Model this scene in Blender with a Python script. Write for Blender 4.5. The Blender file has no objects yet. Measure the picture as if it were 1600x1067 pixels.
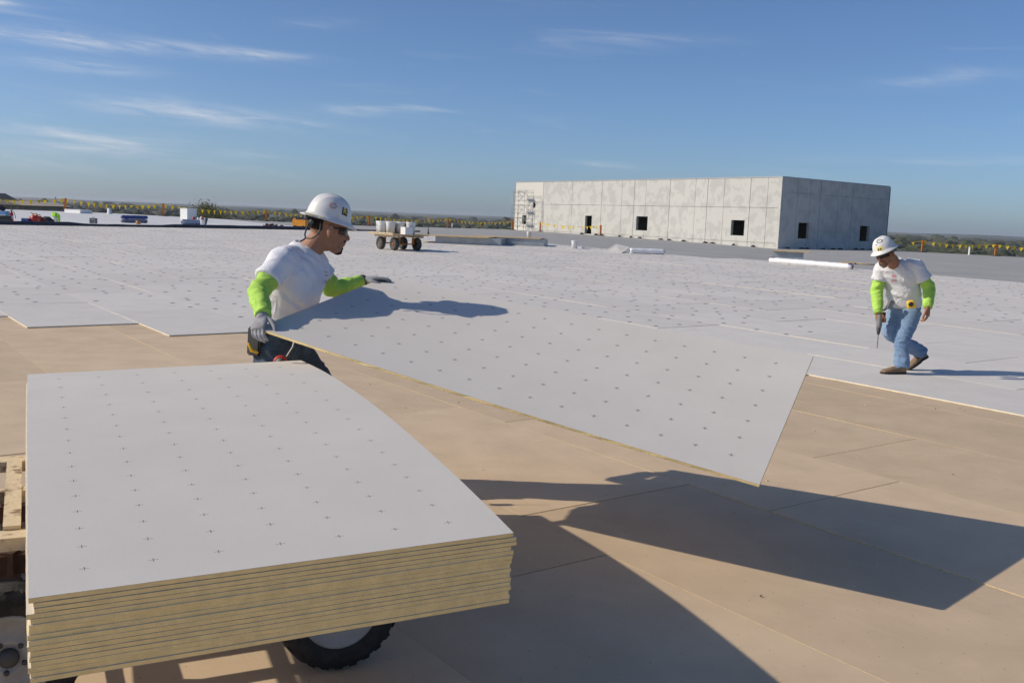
import bpy, bmesh, math, random
from mathutils import Vector, Matrix, Quaternion, noise
from mathutils.bvhtree import BVHTree

R = math.radians
V = Vector
random.seed(7)
scene = bpy.context.scene
COL = scene.collection

# ------------------------------------------------------------------ camera
CH = 1.573                                  # eye height above the deck at the camera's foot
PITCH, ROLL, FPX = R(7.0), R(2.256), 1555.56
_F = V((0, math.cos(PITCH), -math.sin(PITCH)))
_R0 = V((1, 0, 0))
_U0 = _R0.cross(_F)
_Rt = _R0 * math.cos(ROLL) + _U0 * math.sin(ROLL)
_Up = _U0 * math.cos(ROLL) - _R0 * math.sin(ROLL)
cam_data = bpy.data.cameras.new('camera')
cam_data.lens = 35.0
cam_data.sensor_width = 36.0
cam_data.clip_start = 0.05
cam_data.clip_end = 60000
cam = bpy.data.objects.new('camera', cam_data)
COL.objects.link(cam)
m3 = Matrix((_Rt, _Up, -_F)).transposed()
cam.matrix_world = Matrix.Translation((0, 0, CH)) @ m3.to_4x4()
scene.camera = cam

# ------------------------------------------------------------------ sky and sun
SUN_TRAVEL = V((0.8423, 0.0786, -0.5333)).normalized()
SUN_EL = math.asin(-SUN_TRAVEL.z)
world = bpy.data.worlds.new('World')
scene.world = world
world.use_nodes = True


def build_world():
    nt = world.node_tree
    N, L = nt.nodes, nt.links
    N.clear()
    out = N.new('ShaderNodeOutputWorld')
    sky = N.new('ShaderNodeTexSky')
    sky.sky_type = 'NISHITA'
    sky.sun_disc = False
    sky.sun_elevation = SUN_EL
    to_sun = -SUN_TRAVEL
    sky.sun_rotation = math.atan2(to_sun.x, to_sun.y)
    sky.altitude = 200
    sky.air_density = 0.72
    sky.dust_density = 1.0
    sky.ozone_density = 6.2
    bg = N.new('ShaderNodeBackground')
    bg.inputs['Strength'].default_value = 0.09
    L.new(sky.outputs[0], bg.inputs['Color'])
    # high thin cirrus: wind-drawn streaks, laid out by direction in the sky
    tc = N.new('ShaderNodeTexCoord')
    sep = N.new('ShaderNodeSeparateXYZ')
    L.new(tc.outputs['Generated'], sep.inputs[0])

    def M(op, a, b=None, c=None, clamp=False):
        n = N.new('ShaderNodeMath')
        n.operation = op
        n.use_clamp = clamp
        for i, v in enumerate((a, b, c)):
            if v is None:
                continue
            if isinstance(v, (int, float)):
                n.inputs[i].default_value = v
            else:
                L.new(v, n.inputs[i])
        return n.outputs[0]
    az = M('ARCTAN2', sep.outputs[0], sep.outputs[1])
    el = M('ARCSINE', sep.outputs[2])
    comb = N.new('ShaderNodeCombineXYZ')
    L.new(M('MULTIPLY', az, 5.0), comb.inputs[0])
    L.new(M('MULTIPLY', M('SUBTRACT', el, M('MULTIPLY', az, -0.06)), 42.0), comb.inputs[1])

    def nz(scale, detail, rough, dist):
        n = N.new('ShaderNodeTexNoise')
        n.inputs['Scale'].default_value = scale
        n.inputs['Detail'].default_value = detail
        n.inputs['Roughness'].default_value = rough
        n.inputs['Distortion'].default_value = dist
        L.new(comb.outputs[0], n.inputs['Vector'])
        return n.outputs['Fac']
    wisps = nz(1.1, 7, 0.62, 0.6)
    veil = nz(0.42, 3, 0.5, 0.2)
    fine = nz(3.2, 5, 0.65, 0.8)
    warp = M('MULTIPLY', M('SUBTRACT', nz(0.8, 2, 0.5, 0.0), 0.5), 0.012)
    elw = M('ADD', el, warp)

    def smooth(x, lo, hi):
        n = N.new('ShaderNodeMapRange')
        n.interpolation_type = 'SMOOTHSTEP'
        n.inputs['From Min'].default_value = lo
        n.inputs['From Max'].default_value = hi
        L.new(x, n.inputs['Value'])
        return n.outputs[0]
    total = M('MULTIPLY', M('MULTIPLY', smooth(wisps, 0.52, 0.8), smooth(veil, 0.42, 0.66)), 0.42)
    # single streaks: (azimuth, elevation, slope, half length, half width, strength)
    streaks = [(-0.40, 0.1430, -0.014, 0.105, 0.0056, 1.15), (-0.27, 0.1425, 0.0, 0.06, 0.004, 0.55), (-0.415, 0.122, 0.0, 0.07, 0.0065, 0.50),
               (-0.33, 0.088, -0.03, 0.125, 0.011, 0.46), (-0.24, 0.083, -0.02, 0.06, 0.005, 0.35), (-0.100, 0.1035, -0.05, 0.032, 0.0024, 0.85), (-0.165, 0.100, 0.03, 0.05, 0.005, 0.36),
               (-0.42, 0.054, 0.03, 0.105, 0.009, 0.55), (-0.255, 0.050, 0.0, 0.04, 0.003, 0.42), (0.014, 0.123, -0.10, 0.016, 0.0018, 0.7),
               (-0.48, 0.166, -0.08, 0.025, 0.004, 0.8), (0.088, 0.056, -0.04, 0.032, 0.003, 0.34), (0.38, 0.140, 0.05, 0.075, 0.007, 0.30),
               (0.40, 0.068, 0.0, 0.12, 0.0035, 0.24), (-0.197, 0.176, 0.05, 0.045, 0.005, 0.26), (0.12, 0.178, -0.02, 0.08, 0.005, 0.22), (-0.063, 0.128, 0.35, 0.012, 0.004, 0.25)]
    for a0, e0, k, hl, hw, st in streaks:
        da = M('SUBTRACT', az, a0)
        de = M('SUBTRACT', elw, M('MULTIPLY_ADD', da, k, e0))
        x = M('DIVIDE', da, hl)
        y = M('DIVIDE', de, hw)
        g = M('MULTIPLY', M('POWER', 2.718, M('MULTIPLY', M('MULTIPLY', x, x), -1.3)),
              M('POWER', 2.718, M('MULTIPLY', M('MULTIPLY', y, y), -1.0)))
        tex = M('MULTIPLY', smooth(wisps, 0.30, 0.72), smooth(fine, 0.18, 0.7))
        total = M('MULTIPLY_ADD', M('MULTIPLY', g, tex), st * 1.55, total)
    above = smooth(el, 0.0, 0.05)
    fac = M('MULTIPLY', M('MULTIPLY', total, above), 0.78, clamp=True)
    cl = N.new('ShaderNodeBackground')
    cl.inputs['Color'].default_value = (0.93, 0.95, 1.0, 1)
    cl.inputs['Strength'].default_value = 0.62
    mix = N.new('ShaderNodeMixShader')
    L.new(fac, mix.inputs[0])
    L.new(bg.outputs[0], mix.inputs[1])
    L.new(cl.outputs[0], mix.inputs[2])
    L.new(mix.outputs[0], out.inputs['Surface'])


build_world()
sun_data = bpy.data.lights.new('sun', 'SUN')
sun_data.energy = 2.95
sun_data.angle = R(0.53)
sun_data.color = (1.0, 0.895, 0.74)
sun = bpy.data.objects.new('sun', sun_data)
COL.objects.link(sun)
sun.location = (-20, -5, 30)
sun.rotation_euler = SUN_TRAVEL.to_track_quat('-Z', 'Y').to_euler()

vs = scene.view_settings
vs.view_transform = 'Standard'
vs.look = 'None'
vs.exposure = 0.35
vs.gamma = 1.0
vs.use_curve_mapping = False
scene.render.resolution_x, scene.render.resolution_y = 1024, 682
scene.cycles.max_bounces = 6
scene.cycles.adaptive_threshold = 0.02

# ------------------------------------------------------------------ placing helpers
SLOPE = 0.0131                              # the deck climbs gently away from the camera
TH = R(126.4)                               # the boards' long direction
AU = V((math.cos(TH), math.sin(TH)))
AV = V((math.sin(TH), -math.cos(TH)))


def ray(px, py):
    return _F + _Rt * ((px - 800) / FPX) - _Up * ((py - 533.5) / FPX)


def proj(P):
    d = V(P) - V((0, 0, CH))
    z = d.dot(_F)
    if z < 0.05:
        return (-1e5, -1e5)
    return (800 + FPX * d.dot(_Rt) / z, 533.5 - FPX * d.dot(_Up) / z)


def atY(px, py, Y):
    d = ray(px, py)
    return V((0, 0, CH)) + d * (Y / d.y)


def deck(px, py, h=0.0):
    d = ray(px, py)
    t = (h - CH) / (d.z - SLOPE * d.y)
    return V((0, 0, CH)) + d * t


def uv2p(u, v, h=0.0):
    q = AU * u + AV * v
    return V((q.x, q.y, q.y * SLOPE + h))


def p2uv(p):
    q = V((p[0], p[1]))
    return q.dot(AU), q.dot(AV)


def vbound(u):                              # right-hand edge of the laid cover boards
    return 28.35 - (u - 14) * 0.105


UB = 45.2
# far roof: (pixel column, distance, height)
FAR = [(-900, 70, 0.75), (-300, 76, 0.75), (0, 82, 0.73), (166, 90, 0.68), (340, 100, 0.44), (554, 112, 0.16), (665, 118, 0.21),
       (803, 131, 0.19), (1010, 112, 0.0), (1215, 92, -0.2), (1300, 97, -0.17), (1382, 102, -0.1), (1425, 98, -0.06),
       (1600, 97, -0.17), (1800, 96, -0.3), (2600, 90, -0.5)]
FARB = []
for _px, _y, _z in FAR:
    _d = ray(_px, 311 + 0.0394 * _px)
    FARB.append((_d.x / _d.y, _y, _z))


def far_at(t):
    if t <= FARB[0][0]:
        return FARB[0][1], FARB[0][2]
    for (a, ya, za), (b, yb, zb) in zip(FARB, FARB[1:]):
        if t <= b:
            k = (t - a) / (b - a)
            return ya + (yb - ya) * k, za + (zb - za) * k
    return FARB[-1][1], FARB[-1][2]


def near_bound(t):
    """distance along a bearing where the laid boards stop"""
    d = V((t, 1.0))
    best = 60.0
    du, dv = d.dot(AU), d.dot(AV)
    if du > 1e-6:
        best = min(best, UB / du)
    # v = vbound(u): y*dv = 28.35-(y*du-14)*.105
    den = dv + 0.105 * du
    if den > 1e-6:
        best = min(best, (28.35 + 14 * 0.105) / den)
    return best


def zr(x, y):
    if y < 1:
        return y * SLOPE
    t = x / y
    yb = near_bound(t)
    if y <= yb:
        return y * SLOPE
    yf, zf = far_at(t)
    k = min(1.25, (y - yb) / (yf - yb))
    return yb * SLOPE + (zf - yb * SLOPE) * k


def on_roof(px, py):
    d = ray(px, py)
    o = V((0, 0, CH))
    y = 3.0
    while y < 170:
        p = o + d * (y / d.y)
        if p.z <= zr(p.x, p.y):
            return V((p.x, p.y, zr(p.x, p.y)))
        y += 0.1
    p = o + d * (120 / d.y)
    return V((p.x, p.y, zr(p.x, p.y)))


# ------------------------------------------------------------------ materials
MATS = {}


def mat(name, color, rough=0.6, metal=0.0, var=0.0, scale=8.0, bump=0.0, bscale=60.0, spec=0.5, color2=None, rnd=0.0, detail=4, stretch=None,
        lo=0.35, hi=0.65, trans=0.0):
    if name in MATS:
        return MATS[name]
    m = bpy.data.materials.new(name)
    m.use_nodes = True
    nt = m.node_tree
    N, L = nt.nodes, nt.links
    b = N['Principled BSDF']
    b.inputs['Base Color'].default_value = (*color, 1)
    b.inputs['Roughness'].default_value = rough
    b.inputs['Metallic'].default_value = metal
    b.inputs['Specular IOR Level'].default_value = spec
    if trans:
        b.inputs['Transmission Weight'].default_value = trans
    tc = N.new('ShaderNodeTexCoord')
    vec = tc.outputs['Object']
    if stretch:
        mp = N.new('ShaderNodeMapping')
        mp.inputs['Scale'].default_value = stretch
        L.new(vec, mp.inputs['Vector'])
        vec = mp.outputs[0]
    if var > 0 or color2:
        n = N.new('ShaderNodeTexNoise')
        n.inputs['Scale'].default_value = scale
        n.inputs['Detail'].default_value = detail
        n.inputs['Roughness'].default_value = 0.6
        L.new(vec, n.inputs['Vector'])
        mr = N.new('ShaderNodeMapRange')
        mr.inputs['From Min'].default_value = lo
        mr.inputs['From Max'].default_value = hi
        L.new(n.outputs['Fac'], mr.inputs['Value'])
        mx = N.new('ShaderNodeMix')
        mx.data_type = 'RGBA'
        L.new(mr.outputs[0], mx.inputs['Factor'])
        c1 = tuple(min(1, c * (1 - var)) for c in color)
        c2 = color2 or tuple(min(1, c * (1 + var)) for c in color)
        mx.inputs['A'].default_value = (*c1, 1)
        mx.inputs['B'].default_value = (*c2, 1)
        last = mx.outputs['Result']
    else:
        last = None
    if rnd > 0:
        oi = N.new('ShaderNodeObjectInfo')
        hs = N.new('ShaderNodeHueSaturation')
        mr2 = N.new('ShaderNodeMapRange')
        mr2.inputs['To Min'].default_value = 1 - rnd
        mr2.inputs['To Max'].default_value = 1 + rnd
        L.new(oi.outputs['Random'], mr2.inputs['Value'])
        L.new(mr2.outputs[0], hs.inputs['Value'])
        if last:
            L.new(last, hs.inputs['Color'])
        else:
            hs.inputs['Color'].default_value = (*color, 1)
        last = hs.outputs[0]
    if last:
        L.new(last, b.inputs['Base Color'])
    if bump > 0:
        n2 = N.new('ShaderNodeTexNoise')
        n2.inputs['Scale'].default_value = bscale
        n2.inputs['Detail'].default_value = 5
        L.new(vec, n2.inputs['Vector'])
        bp = N.new('ShaderNodeBump')
        bp.inputs['Strength'].default_value = bump
        bp.inputs['Distance'].default_value = 0.01
        L.new(n2.outputs['Fac'], bp.inputs['Height'])
        L.new(bp.outputs[0], b.inputs['Normal'])
    MATS[name] = m
    return m


def board_mat(name, col_a, col_b, mark, grid, halflen, halfth, mark_str, rnd, streak=0.0, cross=True, rough=0.75, scol=(0.66, 0.60, 0.52), blot=0.0):
    """facer of a board: fibrous tone plus the printed fastening marks, in metres from the board's corner (UV)"""
    m = bpy.data.materials.new(name)
    m.use_nodes = True
    nt = m.node_tree
    N, L = nt.nodes, nt.links
    b = N['Principled BSDF']
    b.inputs['Roughness'].default_value = rough
    b.inputs['Specular IOR Level'].default_value = 0.25
    uv = N.new('ShaderNodeUVMap')
    sep = N.new('ShaderNodeSeparateXYZ')
    L.new(uv.outputs[0], sep.inputs[0])

    def M(op, a, bb=None, clamp=False):
        n = N.new('ShaderNodeMath')
        n.operation = op
        n.use_clamp = clamp
        for i, v in enumerate((a, bb)):
            if v is None:
                continue
            if isinstance(v, (int, float)):
                n.inputs[i].default_value = v
            else:
                L.new(v, n.inputs[i])
        return n.outputs[0]
    x, y = sep.outputs[0], sep.outputs[1]

    def wrapd(t):
        f = M('FRACT', M('ADD', M('DIVIDE', t, grid), 0.5))
        return M('ABSOLUTE', M('MULTIPLY', M('SUBTRACT', f, 0.5), grid))
    dx, dy = wrapd(x), wrapd(y)
    inb = M('MULTIPLY', M('MULTIPLY', M('GREATER_THAN', x, 0.08), M('LESS_THAN', x, 1.14)),
            M('MULTIPLY', M('GREATER_THAN', y, 0.08), M('LESS_THAN', y, 2.36)))
    if cross:
        h = M('MULTIPLY', M('LESS_THAN', dx, halflen), M('LESS_THAN', dy, halfth))
        v = M('MULTIPLY', M('LESS_THAN', dy, halflen), M('LESS_THAN', dx, halfth))
        c = M('MAXIMUM', h, v)
    else:
        c = M('LESS_THAN', M('SQRT', M('ADD', M('MULTIPLY', dx, dx), M('MULTIPLY', dy, dy))), halflen)
    nz = N.new('ShaderNodeTexNoise')
    nz.inputs['Scale'].default_value = 3.0
    nz.inputs['Detail'].default_value = 5
    mp = N.new('ShaderNodeMapping')
    tc = N.new('ShaderNodeTexCoord')
    L.new(tc.outputs['Object'], mp.inputs['Vector'])
    mp.inputs['Scale'].default_value = (1, 1, 1)
    L.new(mp.outputs[0], nz.inputs['Vector'])
    fib = N.new('ShaderNodeTexNoise')
    fib.inputs['Scale'].default_value = 22
    fib.inputs['Detail'].default_value = 6
    mp2 = N.new('ShaderNodeMapping')
    mp2.inputs['Scale'].default_value = (9, 0.6, 1)
    L.new(uv.outputs[0], mp2.inputs['Vector'])
    L.new(mp2.outputs[0], fib.inputs['Vector'])
    mixf = M('ADD', M('MULTIPLY', nz.outputs['Fac'], 0.7), M('MULTIPLY', fib.outputs['Fac'], 0.3))
    mr = N.new('ShaderNodeMapRange')
    mr.inputs['From Min'].default_value = 0.35
    mr.inputs['From Max'].default_value = 0.65
    L.new(mixf, mr.inputs['Value'])
    mx = N.new('ShaderNodeMix')
    mx.data_type = 'RGBA'
    L.new(mr.outputs[0], mx.inputs['Factor'])
    mx.inputs['A'].default_value = (*col_a, 1)
    mx.inputs['B'].default_value = (*col_b, 1)
    last = mx.outputs['Result']
    if streak > 0:                       # faint scuffs and dust drawn out along the board
        s1 = N.new('ShaderNodeTexNoise')
        s1.inputs['Scale'].default_value = 1.0
        s1.inputs['Detail'].default_value = 8
        s1.inputs['Roughness'].default_value = 0.7
        mp3 = N.new('ShaderNodeMapping')
        mp3.inputs['Scale'].default_value = (7, 1.3, 1)
        mp3.inputs['Rotation'].default_value = (0, 0, 0.25)
        L.new(tc.outputs['Object'], mp3.inputs['Vector'])
        L.new(mp3.outputs[0], s1.inputs['Vector'])
        mr3 = N.new('ShaderNodeMapRange')
        mr3.inputs['From Min'].default_value = 0.56
        mr3.inputs['From Max'].default_value = 0.8
        mr3.inputs['To Max'].default_value = streak
        L.new(s1.outputs['Fac'], mr3.inputs['Value'])
        mx3 = N.new('ShaderNodeMix')
        mx3.data_type = 'RGBA'
        L.new(mr3.outputs[0], mx3.inputs['Factor'])
        L.new(last, mx3.inputs['A'])
        mx3.inputs['B'].default_value = (*scol, 1)
        last = mx3.outputs['Result']
    if blot > 0:                         # uneven dirt and foot traffic
        s2 = N.new('ShaderNodeTexNoise')
        s2.inputs['Scale'].default_value = 1.7
        s2.inputs['Detail'].default_value = 9
        s2.inputs['Roughness'].default_value = 0.72
        s2.inputs['Distortion'].default_value = 0.8
        geo = N.new('ShaderNodeNewGeometry')
        L.new(geo.outputs['Position'], s2.inputs['Vector'])
        mr4 = N.new('ShaderNodeMapRange')
        mr4.inputs['From Min'].default_value = 0.40
        mr4.inputs['From Max'].default_value = 0.68
        mr4.inputs['To Min'].default_value = 1 + blot
        mr4.inputs['To Max'].default_value = 1 - blot
        L.new(s2.outputs['Fac'], mr4.inputs['Value'])
        hs4 = N.new('ShaderNodeHueSaturation')
        L.new(mr4.outputs[0], hs4.inputs['Value'])
        L.new(last, hs4.inputs['Color'])
        last = hs4.outputs[0]
    oi = N.new('ShaderNodeObjectInfo')
    mr2 = N.new('ShaderNodeMapRange')
    mr2.inputs['To Min'].default_value = 1 - rnd
    mr2.inputs['To Max'].default_value = 1 + rnd
    L.new(oi.outputs['Random'], mr2.inputs['Value'])
    hs = N.new('ShaderNodeHueSaturation')
    L.new(mr2.outputs[0], hs.inputs['Value'])
    L.new(last, hs.inputs['Color'])
    mx2 = N.new('ShaderNodeMix')
    mx2.data_type = 'RGBA'
    L.new(M('MULTIPLY', M('MULTIPLY', c, inb), mark_str), mx2.inputs['Factor'])
    L.new(hs.outputs[0], mx2.inputs['A'])
    mx2.inputs['B'].default_value = (*mark, 1)
    L.new(mx2.outputs['Result'], b.inputs['Base Color'])
    bp = N.new('ShaderNodeBump')
    bp.inputs['Strength'].default_value = 0.12
    bp.inputs['Distance'].default_value = 0.004
    L.new(mixf, bp.inputs['Height'])
    L.new(bp.outputs[0], b.inputs['Normal'])
    MATS[name] = m
    return m


M_FACER = board_mat('glass_facer', (0.63, 0.597, 0.55), (0.665, 0.631, 0.582), (0.07, 0.07, 0.075), 0.1525, 0.0118, 0.0012, 0.78, 0.025, streak=0.16, scol=(0.54, 0.515, 0.49), blot=0.02)
M_FACER_HELD = board_mat('glass_facer_held', (0.63, 0.597, 0.55), (0.665, 0.631, 0.582), (0.07, 0.07, 0.075), 0.1525, 0.0118, 0.0022, 0.72, 0.0, streak=0.16, scol=(0.54, 0.515, 0.49), blot=0.02)
M_FACER_FAR = board_mat('glass_facer_laid', (0.62, 0.59, 0.55), (0.665, 0.634, 0.592), (0.2, 0.2, 0.21), 0.1525, 0.012, 0.0015, 0.4, 0.045, streak=0.25, scol=(0.55, 0.53, 0.52), blot=0.03)
M_TAN = board_mat('tan_facer', (0.56, 0.428, 0.287), (0.635, 0.488, 0.332), (0.12, 0.09, 0.06), 0.1525, 0.0034, 0.001, 0.5, 0.075, streak=0.34, cross=False, blot=0.05)
M_FOAM = mat('foam_edge', (0.92, 0.71, 0.335), 0.9, var=0.07, scale=24, bump=0.35, bscale=160, detail=6)
M_FOAM_LAID = mat('foam_edge_laid', (0.74, 0.66, 0.50), 0.9, var=0.1, scale=10)
M_CHASSIS = mat('chassis_brown', (0.085, 0.042, 0.024), 0.7, var=0.3, scale=12)
M_FACER_EDGE = mat('facer_edge', (0.30, 0.26, 0.20), 0.9, var=0.3, scale=9)
M_TANFOAM = mat('insulation_edge', (0.66, 0.52, 0.30), 0.9, var=0.15, scale=30)
M_STEEL_DARK = mat('plate_steel', (0.21, 0.21, 0.225), 0.55, 0.3)
M_TPO = mat('white_membrane', (0.70, 0.69, 0.66), 0.55, var=0.04, scale=0.5)
M_GREYROOF = mat('grey_membrane', (0.37, 0.362, 0.34), 0.75, var=0.10, scale=0.35, detail=6)
M_UNDER = mat('deck_dark', (0.10, 0.085, 0.07), 0.9)
M_DARKROLL = mat('dark_membrane', (0.035, 0.040, 0.055), 0.5, var=0.3, scale=6)
M_TYRE = mat('tyre_rubber', (0.022, 0.021, 0.020), 0.8, var=0.5, scale=20, bump=0.4, bscale=90)
M_TYRE_DUSTY = mat('tyre_dusty', (0.07, 0.067, 0.062), 0.85, var=0.3, scale=14)
M_RIM = mat('rim_white', (0.30, 0.30, 0.29), 0.5, var=0.18, scale=9)
M_RUST = mat('rust_orange', (0.32, 0.10, 0.035), 0.7, var=0.4, scale=18)
M_FRAME = mat('frame_orange', (0.50, 0.19, 0.03), 0.6, var=0.3, scale=10)
M_BLACK = mat('black_plastic', (0.018, 0.018, 0.02), 0.5)
M_DKGREY = mat('dark_grey_plastic', (0.055, 0.056, 0.06), 0.55)
M_CREAMWOOD = mat('cream_painted_wood', (0.66, 0.56, 0.40), 0.75, var=0.1, scale=16, color2=(0.22, 0.15, 0.09), lo=0.52, hi=0.64, bump=0.4, bscale=60, detail=10)
M_PLY = mat('plywood', (0.55, 0.40, 0.22), 0.75, var=0.12, scale=6, stretch=(1, 8, 1))
M_WHITE = mat('white_plastic', (0.74, 0.74, 0.73), 0.4, var=0.03, scale=5)
M_WHITE2 = mat('white_wrap', (0.76, 0.76, 0.77), 0.45, bump=0.3, bscale=18)
M_YELLOW = mat('yellow_plastic', (0.80, 0.50, 0.02), 0.5)
M_FLAG = mat('pennant_yellow', (0.80, 0.64, 0.03), 0.6, rnd=0.12)
_b = M_FLAG.node_tree.nodes['Principled BSDF']
_tr = M_FLAG.node_tree.nodes.new('ShaderNodeBsdfTranslucent')      # thin plastic lets the sun through
_tr.inputs['Color'].default_value = (0.88, 0.72, 0.04, 1)
_mx = M_FLAG.node_tree.nodes.new('ShaderNodeMixShader')
_mx.inputs[0].default_value = 0.45
M_FLAG.node_tree.links.new(_b.outputs[0], _mx.inputs[1])
M_FLAG.node_tree.links.new(_tr.outputs[0], _mx.inputs[2])
M_FLAG.node_tree.links.new(_mx.outputs[0], M_FLAG.node_tree.nodes['Material Output'].inputs['Surface'])
M_ORANGE = mat('orange_stand', (0.66, 0.20, 0.03), 0.55, var=0.1, scale=4)
M_ROPE = mat('rope', (0.55, 0.42, 0.05), 0.7)
M_GALV = mat('galvanised_steel', (0.40, 0.42, 0.43), 0.45, 0.5, var=0.1, scale=5)
M_BLUE = mat('blue_wrap', (0.03, 0.06, 0.25), 0.45, var=0.2, scale=6)
M_RED = mat('red_plastic', (0.50, 0.035, 0.025), 0.45)
M_REDORANGE = mat('red_orange_plastic', (0.60, 0.09, 0.03), 0.45)
M_CARD = mat('card_brown', (0.40, 0.22, 0.10), 0.8)
M_HIVIS = mat('hi_vis_fabric', (0.42, 0.85, 0.06), 0.75, var=0.06, scale=12, bump=0.25, bscale=120)
M_GREYBOX = mat('grey_box', (0.16, 0.165, 0.17), 0.6, var=0.3, scale=5)


# ------------------------------------------------------------------ mesh building
class MB:
    def __init__(s):
        s.v, s.f, s.m, s.uv, s.sm = [], [], [], {}, []

    def add(s, vs, fs, m=0, smooth=False, uvs=None):
        o = len(s.v)
        s.v += [V(p) for p in vs]
        for i, f in enumerate(fs):
            if uvs is not None and uvs[i] is not None:
                s.uv[len(s.f)] = uvs[i]
            s.f.append([o + k for k in f])
            s.m.append(m[i] if isinstance(m, (list, tuple)) else m)
            s.sm.append(smooth)

    def box(s, c, size, rot=None, m=0):
        hx, hy, hz = (k / 2 for k in size)
        vs = [V((x, y, z)) for z in (-hz, hz) for y in (-hy, hy) for x in (-hx, hx)]
        if rot is not None:
            vs = [rot @ p for p in vs]
        vs = [p + V(c) for p in vs]
        s.add(vs, [(0, 2, 3, 1), (4, 5, 7, 6), (0, 1, 5, 4), (2, 6, 7, 3), (0, 4, 6, 2), (1, 3, 7, 5)], m)

    def beam(s, a, b, w, h, up=(0, 0, 1), m=0):
        a, b = V(a), V(b)
        d = (b - a)
        L = d.length
        d = d / L
        side = d.cross(V(up)).normalized()
        u = side.cross(d)
        rot = Matrix((d, side, u)).transposed()
        s.box((a + b) / 2, (L, w, h), rot, m)

    def rings(s, rs, caps=True, m=0, smooth=True, closed=True):
        n = len(rs[0])
        vs = [p for r in rs for p in r]
        fs = []
        for i in range(len(rs) - 1):
            for k in range(n if closed else n - 1):
                a, b = i * n + k, i * n + (k + 1) % n
                fs.append((a, b, b + n, a + n))
        o = len(s.v)
        s.add(vs, fs, m, smooth)
        if caps:
            s.v.append(sum(rs[0], V((0, 0, 0))) / n)
            s.v.append(sum(rs[-1], V((0, 0, 0))) / n)
            c0, c1 = len(s.v) - 2, len(s.v) - 1
            b = o + (len(rs) - 1) * n
            for k in range(n):
                s.f.append([c0, o + (k + 1) % n, o + k])
                s.f.append([c1, b + k, b + (k + 1) % n])
                s.m += [m, m]
                s.sm += [smooth, smooth]

    def tube(s, pts, rad, n=10, caps=True, m=0, smooth=True, round_ends=False, flat=None):
        pts = [V(p) for p in pts]
        if not isinstance(rad, (list, tuple)):
            rad = [rad] * len(pts)
        rad = list(rad)
        if round_ends:
            d0 = (pts[0] - pts[1]).normalized()
            d1 = (pts[-1] - pts[-2]).normalized()
            r0, r1 = rad[0], rad[-1]
            pre = [(pts[0] + d0 * r0 * math.sin(a), r0 * math.cos(a)) for a in (R(80), R(55), R(28))]
            post = [(pts[-1] + d1 * r1 * math.sin(a), r1 * math.cos(a)) for a in (R(28), R(55), R(80))]
            pts = [p for p, _ in pre] + pts + [p for p, _ in post]
            rad = [r for _, r in pre] + rad + [r for _, r in post]
        rs = []
        nrm = None
        for i, p in enumerate(pts):
            a = pts[max(0, i - 1)]
            b = pts[min(len(pts) - 1, i + 1)]
            t = (b - a)
            t = t.normalized() if t.length > 1e-9 else V((0, 0, 1))
            if nrm is None:
                ref = V((0, 0, 1)) if abs(t.z) < 0.9 else V((1, 0, 0))
                nrm = t.cross(ref).normalized()
            nrm = (nrm - t * nrm.dot(t)).normalized()
            bn = t.cross(nrm)
            rs.append([p + (nrm * math.cos(2 * math.pi * k / n) + bn * math.sin(2 * math.pi * k / n)) * rad[i] for k in range(n)])
        s.rings(rs, caps, m, smooth)

    def lathe(s, prof, n=20, mtx=None, m=0, smooth=True, caps=True):
        """profile of (r, z); m may be a list per span"""
        mtx = mtx or Matrix.Identity(4)
        rs = [[mtx @ V((r * math.cos(2 * math.pi * k / n), r * math.sin(2 * math.pi * k / n), z)) for k in range(n)] for r, z in prof]
        if isinstance(m, (list, tuple)):
            for i in range(len(rs) - 1):
                s.rings(rs[i:i + 2], False, m[i], smooth)
        else:
            s.rings(rs, caps, m, smooth)

    def mesh(s, name, mats):
        me = bpy.data.meshes.new(name)
        me.from_pydata([tuple(p) for p in s.v], [], s.f)
        for mm in mats:
            me.materials.append(mm)
        me.polygons.foreach_set('material_index', s.m)
        me.polygons.foreach_set('use_smooth', s.sm)
        if s.uv:
            ul = me.uv_layers.new(name='UVMap')
            for fi, co in s.uv.items():
                for li, c in zip(me.polygons[fi].loop_indices, co):
                    ul.data[li].uv = c
        me.update()
        return me

    def build(s, name, mats, parent=None, origin=None):
        if not isinstance(mats, (list, tuple)):
            mats = [mats]
        if origin is not None:
            s.v = [p - V(origin) for p in s.v]
        ob = link(name, s.mesh(name, mats), parent)
        if origin is not None and parent is None:
            ob.location = origin
        return ob


def link(name, data, parent=None):
    ob = bpy.data.objects.new(name, data)
    COL.objects.link(ob)
    if parent is not None:
        ob.parent = parent
    return ob


def tag(o, label=None, cat=None, group=None, kind=None):
    if label:
        o['label'] = label
    if cat:
        o['category'] = cat
    if group:
        o['group'] = group
    if kind:
        o['kind'] = kind
    return o


def empty(name, loc, label=None, cat=None, group=None, rot=None):
    o = link(name, None)
    o.empty_display_size = 0.1
    o.location = loc
    if rot is not None:
        o.rotation_euler = rot
    return tag(o, label, cat, group)


def copy_tree(o, parent=None):
    c = o.copy()
    COL.objects.link(c)
    c.parent = parent
    for ch in o.children:
        copy_tree(ch, c)
    return c


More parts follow.
